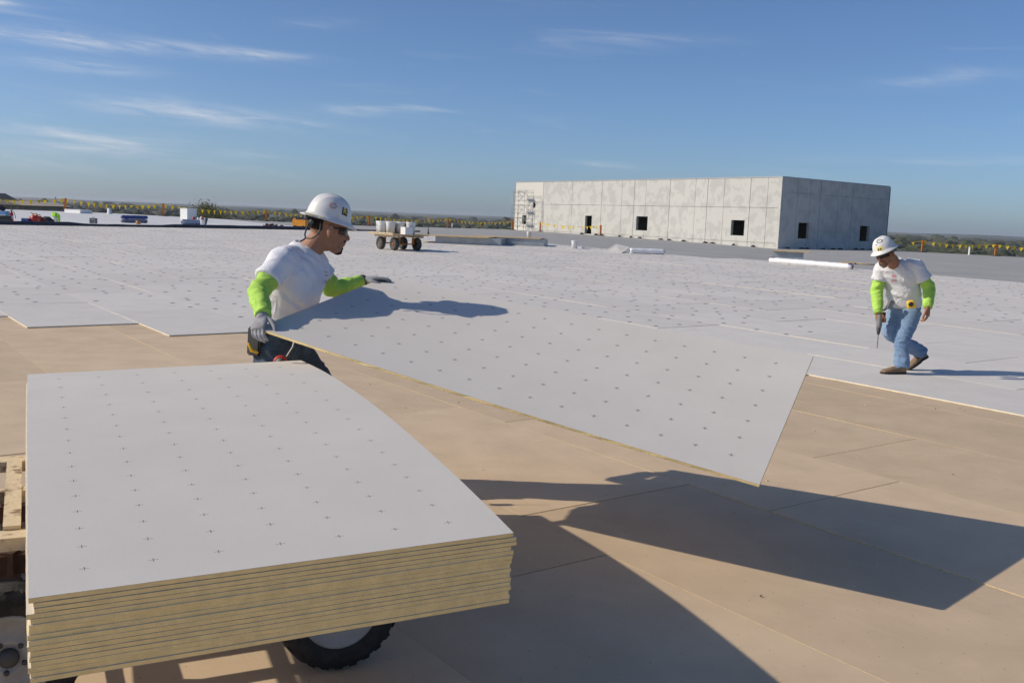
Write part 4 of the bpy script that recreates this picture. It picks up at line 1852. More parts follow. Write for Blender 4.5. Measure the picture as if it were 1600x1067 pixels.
    mb.box((0, 0, .09), (.3, .25, .18))
    mb.build('carton', M_BLUE, root)
    mb = MB()
    mb.box((0, 0, .195), (.28, .23, .03))
    mb.build('top', M_WHITE, root)

    def fuel_can(px, py, s, m, lab):
        p = on_roof(px, py)
        root = empty('fuel_can', p, lab, 'fuel can', 'red fuel cans')
        root.scale = (s, s, s)
        root.rotation_euler = (0, 0, px)
        mb = MB()
        rs = []
        for z, k in ((0, .92), (.02, 1), (.22, 1), (.27, .82), (.30, .45)):
            rs.append([V((.16 * k * math.copysign(abs(math.cos(a)) ** .6, math.cos(a)), .11 * k * math.copysign(abs(math.sin(a)) ** .6, math.sin(a)), z)) for a in [2 * math.pi * i / 20 for i in range(20)]])
        mb.rings(rs)
        mb.build('can', m, root)
        mb = MB()
        mb.tube([V((-.10, 0, .27)), V((-.06, 0, .36)), V((.04, 0, .36)), V((.08, 0, .28))], .016, 8)
        mb.build('handle', m, root)
        mb = MB()
        mb.tube([V((.06, 0, .29)), V((.10, 0, .37)), V((.19, 0, .42))], [.03, .022, .014], 8)
        mb.build('spout', M_YELLOW, root)
    fuel_can(48.5, 348, .7, M_RED, 'smallest red fuel can, left of the two big ones')
    fuel_can(54.5, 348.3, 1.12, M_RED, 'tall deep red fuel can in the middle of the three cans')
    fuel_can(61, 348.5, 1.02, M_REDORANGE, 'orange-red fuel can nearest the black bag')
    p = on_roof(73, 348.8)
    root = empty('tool_bag', p, 'black open tool bag with a red pouch beside the fuel cans', 'bag')
    mb = MB()
    mb.tube([V((-.22, 0, .12)), V((-.08, 0, .15)), V((.1, 0, .15)), V((.26, 0, .09))], [.12, .15, .15, .09], 12, round_ends=True)
    mb.build('bag', M_BLACK, root)
    mb = MB()
    mb.tube([V((-.14, -.11, .11)), V((.04, -.11, .11))], [.07, .07], 10, round_ends=True)
    mb.build('pouch', mat('maroon_fabric', (.16, .03, .05), .8), root)
    b = place_bucket(on_roof(86.5, 348.6), 'white bucket with a yellow-green vest draped over it', None, .86, lid=False)
    p = on_roof(86.5, 348.6)
    mb = MB()
    rs = []
    for z, k, ox in ((.30, 1.16, .03), (.34, 1.14, .02), (.40, .95, .0), (.46, .6, -.04), (.48, .2, -.05)):
        rs.append([V((.15 * k * math.cos(a) * (1 + .12 * math.sin(3 * a + z * 20)) + ox, .15 * k * math.sin(a), z + .02 * math.sin(5 * a))) for a in [2 * math.pi * i / 22 for i in range(22)]])
    mb.rings(rs)
    tail = [V((.13, -.05, .40)), V((.19, -.05, .30)), V((.20, -.04, .16)), V((.19, -.03, .07))]
    mb.tube(tail, [.05, .055, .05, .03], 10)
    o = mb.build('safety_vest', M_HIVIS)
    o.location = p
    tag(o, 'crumpled yellow-green safety vest over a white bucket at left', 'vest')
    # low white curb at the roof edge
    p = on_roof(118, 333.2)
    curb(p + V((0, .5, 0)), 1.9, 1.1, .26, 'low white roof curb at the left roof edge beside the leaning stand', -.5, wall=M_WHITE, lid=M_WHITE, lid_over=.04)
    # grey equipment case
    p = on_roof(146, 349.8)
    root = empty('grey_case', p, 'dark grey equipment case standing alone behind the dark roll', 'case')
    mb = MB()
    mb.box((0, 0, .14), (.29, .22, .25))
    mb.build('case', M_GREYBOX, root)
    mb = MB()
    for x in (-.11, .11):
        mb.box((x, -.116, .14), (.02, .012, .24))
    mb.box((0, -.116, .2), (.12, .012, .06))
    mb.build('trim', M_GALV, root)
    mb = MB()
    mb.tube([V((-.07, 0, .265)), V((-.06, 0, .3)), V((.06, 0, .3)), V((.07, 0, .265))], .01, 6)
    mb.build('handle', M_BLACK, root)
    # two blue rolls, one upon the other
    a, b = on_roof(190, 348.3), on_roof(229, 349.0)
    r = .095
    a1, b1 = a + V((0, 0, r + .008)), b + V((0, 0, r + .008))
    M_BG = mat('blue_grey_wrap', (.22, .23, .30), .5, var=.2, scale=8)
    roll(a1, b1, r, 'lower grey-blue wrapped roll under the dark blue one on the white roof', M_BG, [(.35, .5, 150, 240, M_BLUE)], seed=6)
    roll(a1 + V((0, .03, r * 2.1)), b1 + V((0, .03, r * 2.1)), r, 'dark blue wrapped roll with red and white bands, on top of a grey one', M_BLUE,
         [(.14, .27, 140, 260, M_RED), (.34, .62, 190, 225, M_WHITE), (.78, .92, 140, 260, M_RED)], M_RED, seed=7)
    p = on_roof(216, 350.7)
    root = empty('tool_pail', p, 'small tan pail with a tool in it before the blue rolls', 'pail')
    mb = MB()
    mb.lathe([(.001, 0), (.1, 0), (.125, .17), (.115, .17), (.095, .02), (.001, .02)], 16)
    mb.build('pail', mat('tan_pail', (.48, .22, .09), .6), root)
    mb = MB()
    mb.tube([V((0, 0, .03)), V((.03, 0, .3))], .03, 8)
    mb.build('tool', M_BLACK, root)
    # white box unit, rolls and debris
    p = on_roof(294.5, 344)
    root = empty('rooftop_unit', p, 'white boxy rooftop unit in front of the autumn tree', 'rooftop unit', rot=(0, 0, -.62))
    mb = MB()
    mb.box((0, 0, .42), (.85, .85, .84))
    mb.build('housing', M_WHITE, root)
    mb = MB()
    mb.box((0, 0, .855), (.90, .90, .04))
    mb.build('cap', M_WHITE, root)
    a, b = on_roof(283.5, 351), on_roof(321, 351.8)
    r = .14
    M_SILV = mat('silver_wrap', (.42, .44, .52), .35, var=.35, scale=5, stretch=(1, 1, 4))
    roll(a + V((0, 0, r + .01)), b + V((0, 0, r + .01)), r, 'silver-grey wrapped roll in front of the white rooftop unit', M_SILV, [(.15, .35, 200, 240, M_RED), (.3, .8, 165, 195, M_BLACK)], seed=9)
    place_bucket(on_roof(316.8, 353), 'white bucket at the end of the silver-grey roll', None, .84)
    p = (a + b) / 2 + V((.15, .42, 0))
    p.z = zr(p.x, p.y) + .0
    mb = MB()
    rnd = random.Random(12)
    for k in range(9):
        c = V((-.35 + .09 * k, rnd.uniform(-.06, .06), .13 + rnd.uniform(0, .05)))
        mb.tube([c - V((.06, 0, .1)), c + V((.05, .02, .17 + rnd.uniform(0, .06)))], rnd.uniform(.06, .085), 10, m=rnd.choice([0, 1, 2, 2]), round_ends=True)
    o = mb.build('scrap_bundle', [M_RED, M_DKGREY, M_WHITE])
    o.location = p
    tag(o, 'bundle of red, white and dark membrane scraps behind the silver-grey roll', 'scrap')
    # heap of tools
    p = on_roof(422, 357)
    mb = MB()
    for k in range(26):
        x = rnd.gauss(0, .3)
        c = V((x, rnd.uniform(-.12, .12), max(.03, .17 - abs(x) * .2 + rnd.uniform(-.06, .06))))
        a = rnd.uniform(0, 3.14)
        mb.tube([c - V((math.cos(a) * .1, math.sin(a) * .1, .02)), c + V((math.cos(a) * .1, math.sin(a) * .1, .03))], rnd.uniform(.02, .05), 8, m=rnd.choice([0, 0, 1, 2, 3]), round_ends=True)
    o = mb.build('tool_heap', [M_BLACK, M_DKGREY, M_REDORANGE, mat('maroon_fabric', (.16, .03, .05), .8)])
    o.location = p
    tag(o, 'heap of dark and red hoses and tools left of the orange machine', 'tools')
    p = on_roof(440, 357)
    mb = MB()
    mb.tube([V((-.12, 0, .07)), V((.0, 0, .1)), V((.16, 0, .05))], [.06, .1, .05], 12, round_ends=True)
    o = mb.build('black_sack', M_BLACK)
    o.location = p
    tag(o, 'small black sack lying between the tool heap and the orange machine', 'sack')
    # orange machine
    p = on_roof(470, 358)
    root = empty('orange_generator', p, 'orange machine with black top and small wheels behind the nearer worker', 'machine', rot=(0, 0, -.25))
    root.scale = (1.2, 1.2, 1.2)
    mb = MB()
    mb.box((0, 0, .27), (.62, .42, .28))
    mb.box((-.22, 0, .44), (.14, .36, .06))
    mb.build('housing', mat('machine_orange', (.68, .27, .02), .5, var=.1, scale=5), root)
    mb = MB()
    mb.box((.06, 0, .47), (.44, .38, .10))
    mb.box((.06, 0, .11), (.5, .34, .06))
    mb.build('engine', M_BLACK, root)
    for x in (-.2, .2):
        for y in (-.2, .2):
            mb = MB()
            mb.lathe([(.03, -.03), (.075, -.03), (.08, 0), (.075, .03), (.03, .03)], 14, Matrix.Translation((x, y, .08)) @ Matrix.Rotation(R(90), 4, 'X'))
            mb.build('wheel', M_TYRE, root)


build_clutter()


# ------------------------------------------------------------------ people
def to_mesh_remeshed(mb, voxel, smooth_it=4, factor=0.5, name='tmp'):
    me = mb.mesh(name, [])
    ob = bpy.data.objects.new('tmp_remesh', me)
    COL.objects.link(ob)
    m = ob.modifiers.new('r', 'REMESH')
    m.mode = 'VOXEL'
    m.voxel_size = voxel
    m.use_smooth_shade = True
    if smooth_it:
        k = ob.modifiers.new('s', 'SMOOTH')
        k.iterations = smooth_it
        k.factor = factor
    dg = bpy.context.evaluated_depsgraph_get()
    out = bpy.data.meshes.new_from_object(ob.evaluated_get(dg))
    bpy.data.objects.remove(ob)
    bpy.data.meshes.remove(me)
    out.name = name
    for p in out.polygons:
        p.use_smooth = True
    return out


def folds(me, amp, basis, f_al, f_ac, seed=0.0, mask=None, sharp=1.0):
    """cloth folds: ridged noise stretched across the limb; basis = axis along which folds repeat"""
    ax = V(basis).normalized()
    me.update()
    nrm = [v.normal.copy() for v in me.vertices]
    for v, n in zip(me.vertices, nrm):
        p = v.co
        al = p.dot(ax)
        rest = p - ax * al
        q = rest * f_ac + ax * (al * f_al) + V((seed, seed * .7, 0))
        w = noise.noise(q * .5) * .8
        r = 1 - 2 * abs(noise.noise(q + V((w, w, w))))
        r2 = noise.noise(q * 2.3)
        a = amp * (mask(p) if mask else 1.0)
        v.co = p + n * (a * (r * .7 + r2 * .3))
    me.update()


def finish(me, name, mats, parent, origin):
    for m in (mats if isinstance(mats, (list, tuple)) else [mats]):
        me.materials.append(m)
    for v in me.vertices:
        v.co -= origin
    me.name = name
    me.update()
    return link(name, me, parent)


def ellipse_rings(mb, rings, n=28, power=2.3):
    """rings of (centre, lateral axis vector with length, depth axis vector with length)"""
    rs = []
    for c, a, b in rings:
        r = []
        for k in range(n):
            t = 2 * math.pi * k / n
            ct, st = math.cos(t), math.sin(t)
            x = math.copysign(abs(ct) ** (2 / power), ct)
            y = math.copysign(abs(st) ** (2 / power), st)
            r.append(V(c) + V(a) * x + V(b) * y)
        rs.append(r)
    mb.rings(rs)


def cat_path(pts, rads, steps=5):
    """smooth path through joints"""
    P = [V(p) for p in pts]
    out, ro = [], []
    for i in range(len(P) - 1):
        p0, p1, p2, p3 = P[max(0, i - 1)], P[i], P[i + 1], P[min(len(P) - 1, i + 2)]
        for k in range(steps):
            t = k / steps
            q = 0.5 * ((2 * p1) + (p2 - p0) * t + (2 * p0 - 5 * p1 + 4 * p2 - p3) * t * t + (-p0 + 3 * p1 - 3 * p2 + p3) * t ** 3)
            out.append(q)
            ro.append(rads[i] + (rads[i + 1] - rads[i]) * t)
    out.append(P[-1])
    ro.append(rads[-1])
    return out, ro


def frame(fwd, up):
    x = V(fwd).normalized()
    z = V(up)
    z = (z - x * z.dot(x)).normalized()
    y = z.cross(x)
    return Matrix((x, y, z)).transposed()


def ellipsoid(mb, c, r, rot=None, nu=20, nv=14, fn=None):
    rs = []
    for j in range(1, nv):
        th = math.pi * j / nv
        ring = []
        for i in range(nu):
            ph = 2 * math.pi * i / nu
            p = V((math.sin(th) * math.cos(ph), math.sin(th) * math.sin(ph), -math.cos(th)))
            p = V((p.x * r[0], p.y * r[1], p.z * r[2]))
            if fn:
                p = fn(p)
            if rot is not None:
                p = rot @ p
            ring.append(V(c) + p)
        rs.append(ring)
    mb.rings(rs)


def head_blob(mb, T, s=1.0):
    """head in its own frame (x forward, y left, z up, origin between the ears at eye level); T maps it to the world"""
    tmp = MB()

    def shape(p):
        x, y, z = p
        if z < 0:
            t = -z / .118
            y *= 1 - .34 * t ** 1.6
            if x < 0:
                x *= 1 - .55 * t
            else:
                x *= 1 - .02 * t
        if x > 0.05 and z > -.02:
            x = .05 + (x - .05) * .86
        return V((x, y, z))
    ellipsoid(tmp, (0, 0, 0), (.098, .076, .118), None, 32, 24, shape)
    ellipsoid(tmp, (.060, 0, -.095), (.032, .034, .024))                       # chin
    for sy in (-1, 1):
        ellipsoid(tmp, (.056, sy * .036, -.028), (.026, .022, .026))           # cheek
        ellipsoid(tmp, (.020, sy * .040, -.070), (.040, .013, .026))           # jaw
        ellipsoid(tmp, (.078, sy * .030, .022), (.014, .026, .010))            # brow
        ellipsoid(tmp, (-.006, sy * .086, -.014), (.018, .007, .032), Matrix.Rotation(sy * .5, 3, 'Z'))   # ear
        ellipsoid(tmp, (-.004, sy * .078, -.040), (.009, .007, .009))
        ellipsoid(tmp, (.096, sy * .012, -.034), (.011, .008, .008))           # nostril wing
    tmp.tube([V((.084, 0, .012)), V((.097, 0, -.012)), V((.110, 0, -.030))], [.009, .011, .0125], 12, round_ends=True)
    ellipsoid(tmp, (.094, 0, -.055), (.012, .024, .0065))                      # lips
    ellipsoid(tmp, (.091, 0, -.067), (.012, .021, .007))
    ellipsoid(tmp, (.080, 0, -.060), (.020, .030, .026))
    for k, p in enumerate(tmp.v):
        tmp.v[k] = T @ (p * s)
    o = len(mb.v)
    mb.v += tmp.v
    mb.f += [[i + o for i in f] for f in tmp.f]
    mb.m += tmp.m
    mb.sm += tmp.sm


def hand_blob(mb, wrist, fdir, back, side, curl=(.35, .45, .3), spread=.06, thumb_out=.75, thumb_curl=.3, s=1.0, curls=None):
    """side = +1: thumb on the +s side; back = direction out of the back of the hand"""
    f = V(fdir).normalized()
    b = V(back)
    b = (b - f * b.dot(f)).normalized()
    sd = b.cross(f) * side
    wrist = V(wrist)

    def P(x, y, z):
        return wrist + (f * x + sd * y + b * z) * s
    rs = []
    for x, w, t in ((-.02, .024, .019), (.0, .026, .019), (.03, .036, .018), (.06, .041, .016), (.088, .040, .013), (.096, .034, .009)):
        rs.append((P(x, 0, 0), sd * w * s, b * t * s))
    ellipse_rings(mb, rs, 18, 2.6)
    fingers = [(.030, .072, .0092), (.0105, .082, .0095), (-.0095, .076, .0090), (-.028, .058, .0080)]
    for i, (y, L, r) in enumerate(fingers):
        c = curls[i] if curls else curl
        ang = 0.0
        p = P(.086, y, 0)
        d = f
        pts = [P(.070, y * .95, 0), p]
        out = sd * (y / .03) * spread
        for seg, cc in zip((.46, .30, .24), c):
            ang += cc
            d = f * math.cos(ang) - b * math.sin(ang) + out * max(0, math.cos(ang))
            p = p + d.normalized() * L * seg * s
            pts.append(p)
        mb.tube(pts, [r * s, r * s, r * .95 * s, r * .9 * s, r * .78 * s], 10, round_ends=True)
    # thumb leaves the side of the palm near its base
    p = P(.018, .022, -.004)
    d1 = (f * math.cos(thumb_out) + sd * math.sin(thumb_out) - b * .25).normalized()
    d2 = (f * math.cos(thumb_out - thumb_curl) + sd * math.sin(thumb_out - thumb_curl) - b * .4).normalized()
    q1 = p + d1 * .045 * s
    q2 = q1 + d2 * .032 * s
    q3 = q2 + (d2 - sd * thumb_curl).normalized() * .024 * s
    mb.tube([p, q1, q2, q3], [.014 * s, .0125 * s, .011 * s, .009 * s], 10, round_ends=True)


DOME = (.119, .099, .128)


def dome_pt(a, e, off=0.0):
    """point on the hard hat shell: azimuth a from the front (towards left), elevation e"""
    ca, sa = math.cos(a), math.sin(a)
    ce, se = math.cos(e), math.sin(e)
    k = 2.25
    x = DOME[0] * ca * ce ** (2 / k)
    y = DOME[1] * sa * ce ** (2 / k)
    z = DOME[2] * se ** (2 / k)
    # raised centre crest and two side ribs, running front to back over the crown
    cr = .006 * math.exp(-(y / .016) ** 2) * max(0, min(1, (z - .05) / .05)) + .004 * (math.exp(-((abs(y) - .05) / .010) ** 2)) * max(0, min(1, (z - .06) / .04))
    n = V((x / DOME[0] ** 2, y / DOME[1] ** 2, z / DOME[2] ** 2)).normalized()
    return V((x, y, z)) + n * (cr + off)


def hard_hat(parent, T, origin, shell_m, name='hard_hat', brim=.026, stickers=(), brim_sticker=None):
    def W_(p):
        return T @ p - origin
    mb = MB()
    na, ne = 56, 18
    rs = []
    for j in range(ne):
        e = (math.pi / 2) * (j / ne)
        rs.append([W_(dome_pt(2 * math.pi * i / na, max(e, .0001))) for i in range(na)])
    rs.append([W_(dome_pt(2 * math.pi * i / na, math.pi / 2 - .02)) for i in range(na)])
    # brim: from rim outward and back underneath
    outer, outer2, inner = [], [], []
    for i in range(na):
        a = 2 * math.pi * i / na
        ca, sa = math.cos(a), math.sin(a)
        bw = brim + .014 * max(0, ca) ** 2 + .006 * max(0, -ca)
        r0 = V((DOME[0] * ca, DOME[1] * sa, 0))
        n = V((ca / DOME[0], sa / DOME[1], 0)).normalized()
        outer.append(W_(r0 + n * bw + V((0, 0, -.012 - .004 * ca))))
        outer2.append(W_(r0 + n * bw * .985 + V((0, 0, -.016 - .004 * ca))))
        inner.append(W_(r0 * .965 + V((0, 0, -.006))))
    fillet = []
    for i in range(na):
        a = 2 * math.pi * i / na
        ca, sa = math.cos(a), math.sin(a)
        r0 = V((DOME[0] * ca, DOME[1] * sa, 0))
        n = V((ca / DOME[0], sa / DOME[1], 0)).normalized()
        fillet.append(W_(r0 + n * .006 + V((0, 0, .0015))))
    up = [[W_(dome_pt(2 * math.pi * i / na, (math.pi / 2) * (j / ne)) * .965) for i in range(na)] for j in range(ne, 0, -1) if j < ne]
    allr = up + [inner, outer2, outer, fillet] + rs[1:]
    mb.rings(allr, caps=True)
    hat = mb.build(name, shell_m, parent)
    # stickers wrapped on the shell
    for st in stickers:
        kind, a0, e0, w, h = st[:5]
        m = st[5]
        ob = decal(hat, W_, kind, a0, e0, w, h, m, *(st[6:]))
    # suspension ratchet and strap under the back
    mb = MB()
    pts = [W_(V((math.cos(a) * DOME[0] * .90, math.sin(a) * DOME[1] * .92, -.012))) for a in [R(125 + 110 * k / 16) for k in range(17)]]
    mb.tube(pts, .007, 8)
    mb.tube([W_(V((-DOME[0] * .9, 0, -.008))), W_(V((-DOME[0] * .92, 0, -.036)))], [.014, .017], 12)
    mb.build('headband', M_DKGREY, hat)
    return hat


def decal(hat, W_, kind, a0, e0, w, h, m, text=None, tm=None, rot=0.0, off=.0012):
    """flat print following the shell; (w,h) in metres"""
    def S(x, y, o):
        ca, sa = math.cos(rot), math.sin(rot)
        x, y = x * ca - y * sa, x * sa + y * ca
        rr = DOME[0] * math.cos(e0)
        return W_(dome_pt(a0 + x / rr, e0 + y / DOME[2], o))
    mb = MB()
    if kind == 'rect' or kind == 'notch':
        n = 8
        rs = []
        for j in range(n + 1):
            y = -h / 2 + h * j / n
            row = []
            for i in range(n + 1):
                x = -w / 2 + w * i / n
                yy = y
                if kind == 'notch' and j == n:
                    yy = y - h * .16 * max(0, 1 - abs(x) / (w * .22))
                if kind == 'notch' and j == n // 2:
                    x *= 1.06
                row.append(S(x, yy, off))
            rs.append(row)
        mb.rings(rs, caps=False, closed=False)
    else:
        rs = []
        r_in = .72 if kind == 'ring' else 0.02
        for k in (r_in, (1 + r_in) / 2, 1.0):
            rs.append([S(w / 2 * k * math.cos(a), h / 2 * k * math.sin(a), off) for a in [2 * math.pi * i / 24 for i in range(24)]])
        mb.rings(rs, caps=False)
    st = mb.build('sticker', m, hat)
    if text:
        cu = bpy.data.curves.new('t', 'FONT')
        cu.body = text
        cu.size = h * .95
        cu.align_x = 'CENTER'
        cu.align_y = 'CENTER'
        cu.resolution_u = 3
        cu.offset = h * .022
        ob = bpy.data.objects.new('t', cu)
        COL.objects.link(ob)
        dg = bpy.context.evaluated_depsgraph_get()
        me = bpy.data.meshes.new_from_object(ob.evaluated_get(dg))
        bpy.data.objects.remove(ob)
        for v in me.vertices:
            v.co = S(v.co.x, v.co.y, off + .0010)
        me.materials.clear()
        me.materials.append(tm)
        me.name = 'letter'
        link('letter', me, hat)
    return st


def project_patch(parent, bvh, origin, c, nrm, up, shapes, m, name):
    """small prints laid on a garment: shapes are (x0, y0, x1, y1) in metres on the plane at c"""
    n = V(nrm).normalized()
    u = V(up)
    u = (u - n * u.dot(n)).normalized()
    s = u.cross(n)
    mb = MB()
    for x0, y0, x1, y1 in shapes:
        N_ = 3
        grid = []
        for j in range(N_ + 1):
            row = []
            for i in range(N_ + 1):
                q = c + s * (x0 + (x1 - x0) * i / N_) + u * (y0 + (y1 - y0) * j / N_) + n * .15
                hit = bvh.ray_cast(q, -n, .4)
                row.append((hit[0] + hit[1] * .002 if hit[0] is not None else q - n * .15) - origin)
            grid.append(row)
        mb.rings(grid, caps=False, closed=False)
    return mb.build(name, m, parent)


def boot(parent, origin, heel, toe_dir, up, s=1.0, upper=None, sole=None, pitch_shaft=None, name='boot'):
    """heel: ground point under the heel; toe_dir along the sole"""
    T = frame(toe_dir, up)
    heel = V(heel)

    def P(x, y, z):
        return heel + T @ V((x, y, z)) * s
    mb = MB()
    prof = [(-.028, .020, .045, .012), (-.015, .032, .085, .012), (.02, .036, .105, .012), (.06, .036, .104, .014), (.10, .040, .082, .012), (.15, .046, .066, .010), (.20, .045, .056, .010), (.235, .036, .046, .012), (.258, .016, .032, .016)]
    rs = []
    for x, w, ht, zb in prof:
        ring = []
        for k in range(20):
            t = 2 * math.pi * k / 20
            cy, sz = math.cos(t), math.sin(t)
            y = w * math.copysign(abs(cy) ** .75, cy)
            zc = (zb + ht) / 2
            z = zc + (ht - zb) / 2 * math.copysign(abs(sz) ** (.85 if sz > 0 else .5), sz)
            ring.append(P(x, y * (1 - .25 * max(0, sz)), z))
        rs.append(ring)
    mb.rings(rs)
    sh = pitch_shaft if pitch_shaft is not None else T @ V((0, 0, 1))
    a = P(.028, 0, .07)
    mb.tube([a, a + V(sh).normalized() * .05 * s], [.042 * s, .042 * s], 16, round_ends=True)
    me = to_mesh_remeshed(mb, .006, 2, .4)
    b = finish(me, name, upper, parent, origin)
    mb = MB()
    top, bot = [], []
    out = []
    for x, w, _, _ in prof:
        out.append((x, w * 1.06))
    loop = [(x, w) for x, w in out] + [(x, -w) for x, w in reversed(out)]
    lift = lambda x: .006 if .045 < x < .085 else 0
    bot = [P(x, y, lift(x)) for x, y in loop]
    top = [P(x, y, .016) for x, y in loop]
    mb.rings([bot, top], caps=True, smooth=False)
    hb = [P(x, y, -.0) for x, y in ((-.028, -.03), (.045, -.034), (.045, .034), (-.028, .03))]
    mb.build('sole', sole, b, origin) if False else None
    so = mb
    so.v = [p - origin for p in so.v]
    so.build('sole', sole, b)
    return b


M_SKIN1 = mat('skin_tan', (0.36, 0.185, 0.112), 0.62, spec=0.3, var=0.08, scale=30, bump=.06, bscale=200)
M_SKIN2 = mat('skin_brown', (0.32, 0.148, 0.082), 0.6, spec=0.3, var=0.1, scale=30, bump=.06, bscale=200)
for _m in (M_SKIN1, M_SKIN2):
    _b = _m.node_tree.nodes['Principled BSDF']
    _b.inputs['Subsurface Weight'].default_value = 0.08
    _b.inputs['Subsurface Radius'].default_value = (.01, .004, .002)


def cloth(m, scale, dist, strength=0.8, stretch=(1, 1, 1)):
    """creases: ridged, warped noise as a second bump under the weave"""
    N, L = m.node_tree.nodes, m.node_tree.links
    b = N['Principled BSDF']
    tc = N.new('ShaderNodeTexCoord')
    mp = N.new('ShaderNodeMapping')
    mp.inputs['Scale'].default_value = stretch
    mp.inputs['Rotation'].default_value = (0.3, 0.5, 0.2)
    L.new(tc.outputs['Object'], mp.inputs['Vector'])
    n = N.new('ShaderNodeTexNoise')
    n.inputs['Scale'].default_value = scale
    n.inputs['Detail'].default_value = 2.5
    n.inputs['Distortion'].default_value = 1.1
    L.new(mp.outputs[0], n.inputs['Vector'])
    a = N.new('ShaderNodeMath')
    a.operation = 'MULTIPLY_ADD'
    a.inputs[1].default_value = 2
    a.inputs[2].default_value = -1
    L.new(n.outputs['Fac'], a.inputs[0])
    c = N.new('ShaderNodeMath')
    c.operation = 'ABSOLUTE'
    L.new(a.outputs[0], c.inputs[0])
    d = N.new('ShaderNodeMath')
    d.operation = 'POWER'
    d.inputs[1].default_value = 0.6
    L.new(c.outputs[0], d.inputs[0])
    bp = N.new('ShaderNodeBump')
    bp.invert = True
    bp.inputs['Strength'].default_value = strength
    bp.inputs['Distance'].default_value = dist
    L.new(d.outputs[0], bp.inputs['Height'])
    old = b.inputs['Normal'].links
    if old:
        L.new(old[0].from_socket, bp.inputs['Normal'])
    L.new(bp.outputs[0], b.inputs['Normal'])

M_TEE = mat('white_cotton', (0.76, 0.76, 0.80), 0.9, var=0.02, scale=6, bump=.18, bscale=220)
M_TEE2 = mat('grey_white_cotton', (0.70, 0.70, 0.71), 0.9, var=0.03, scale=6, bump=.18, bscale=220)
M_GREEN = mat('lime_sleeve', (0.40, 0.66, 0.10), 0.8, var=0.05, scale=9, bump=.2, bscale=220)
M_DENIM_D = mat('dark_denim', (0.040, 0.065, 0.105), 0.9, color2=(0.09, 0.135, 0.19), scale=9, lo=.42, hi=.68, bump=.3, bscale=350)
M_DENIM_L = mat('light_denim', (0.155, 0.245, 0.38), 0.9, color2=(0.26, 0.36, 0.49), scale=4, lo=.38, hi=.72, bump=.3, bscale=350)
for _m, _s, _d, _st in ((M_TEE, 5.0, .012, (1, 1, .5)), (M_TEE2, 6.0, .016, (1, 1, .6)), (M_GREEN, 9.0, .010, (.8, .8, 1.3)), (M_DENIM_D, 8.0, .012, (.8, .8, 1.2)), (M_DENIM_L, 7.0, .013, (.7, .7, 1.1))):
    cloth(_m, _s, _d, .8, _st)
M_GLOVE = mat('grey_glove', (0.30, 0.30, 0.31), 0.8, var=0.2, scale=16, bump=.3, bscale=160)
M_HAT = mat('hat_shell', (0.74, 0.735, 0.72), 0.42, var=0.0, scale=22, color2=(0.60, 0.585, 0.55), lo=.56, hi=.75, detail=8, bump=.05, bscale=40)
M_HAIR = mat('dark_hair', (0.03, 0.021, 0.016), 0.95, spec=0.1, bump=.6, bscale=260)
M_GREYHAIR = mat('greying_beard', (0.13, 0.095, 0.075), 0.8, bump=.5, bscale=260)
M_LENS = mat('dark_lens', (0.012, 0.012, 0.015), 0.12)
M_BOOT = mat('tan_leather', (0.235, 0.150, 0.085), 0.65, var=0.25, scale=14, bump=.3, bscale=90)
M_SOLE = mat('boot_sole', (0.035, 0.03, 0.028), 0.7)
M_LOGO = mat('pink_print', (0.72, 0.30, 0.38), 0.8)
M_STK_BLK = mat('sticker_black', (0.02, 0.02, 0.022), 0.5)
M_STK_YEL = mat('sticker_yellow', (0.80, 0.66, 0.08), 0.5)
M_STK_GREY = mat('sticker_grey', (0.50, 0.50, 0.52), 0.5, var=.15, scale=60)
M_STK_ORG = mat('sticker_orange', (0.72, 0.38, 0.28), 0.5)
M_STK_WHT = mat('sticker_white', (0.78, 0.78, 0.78), 0.5)


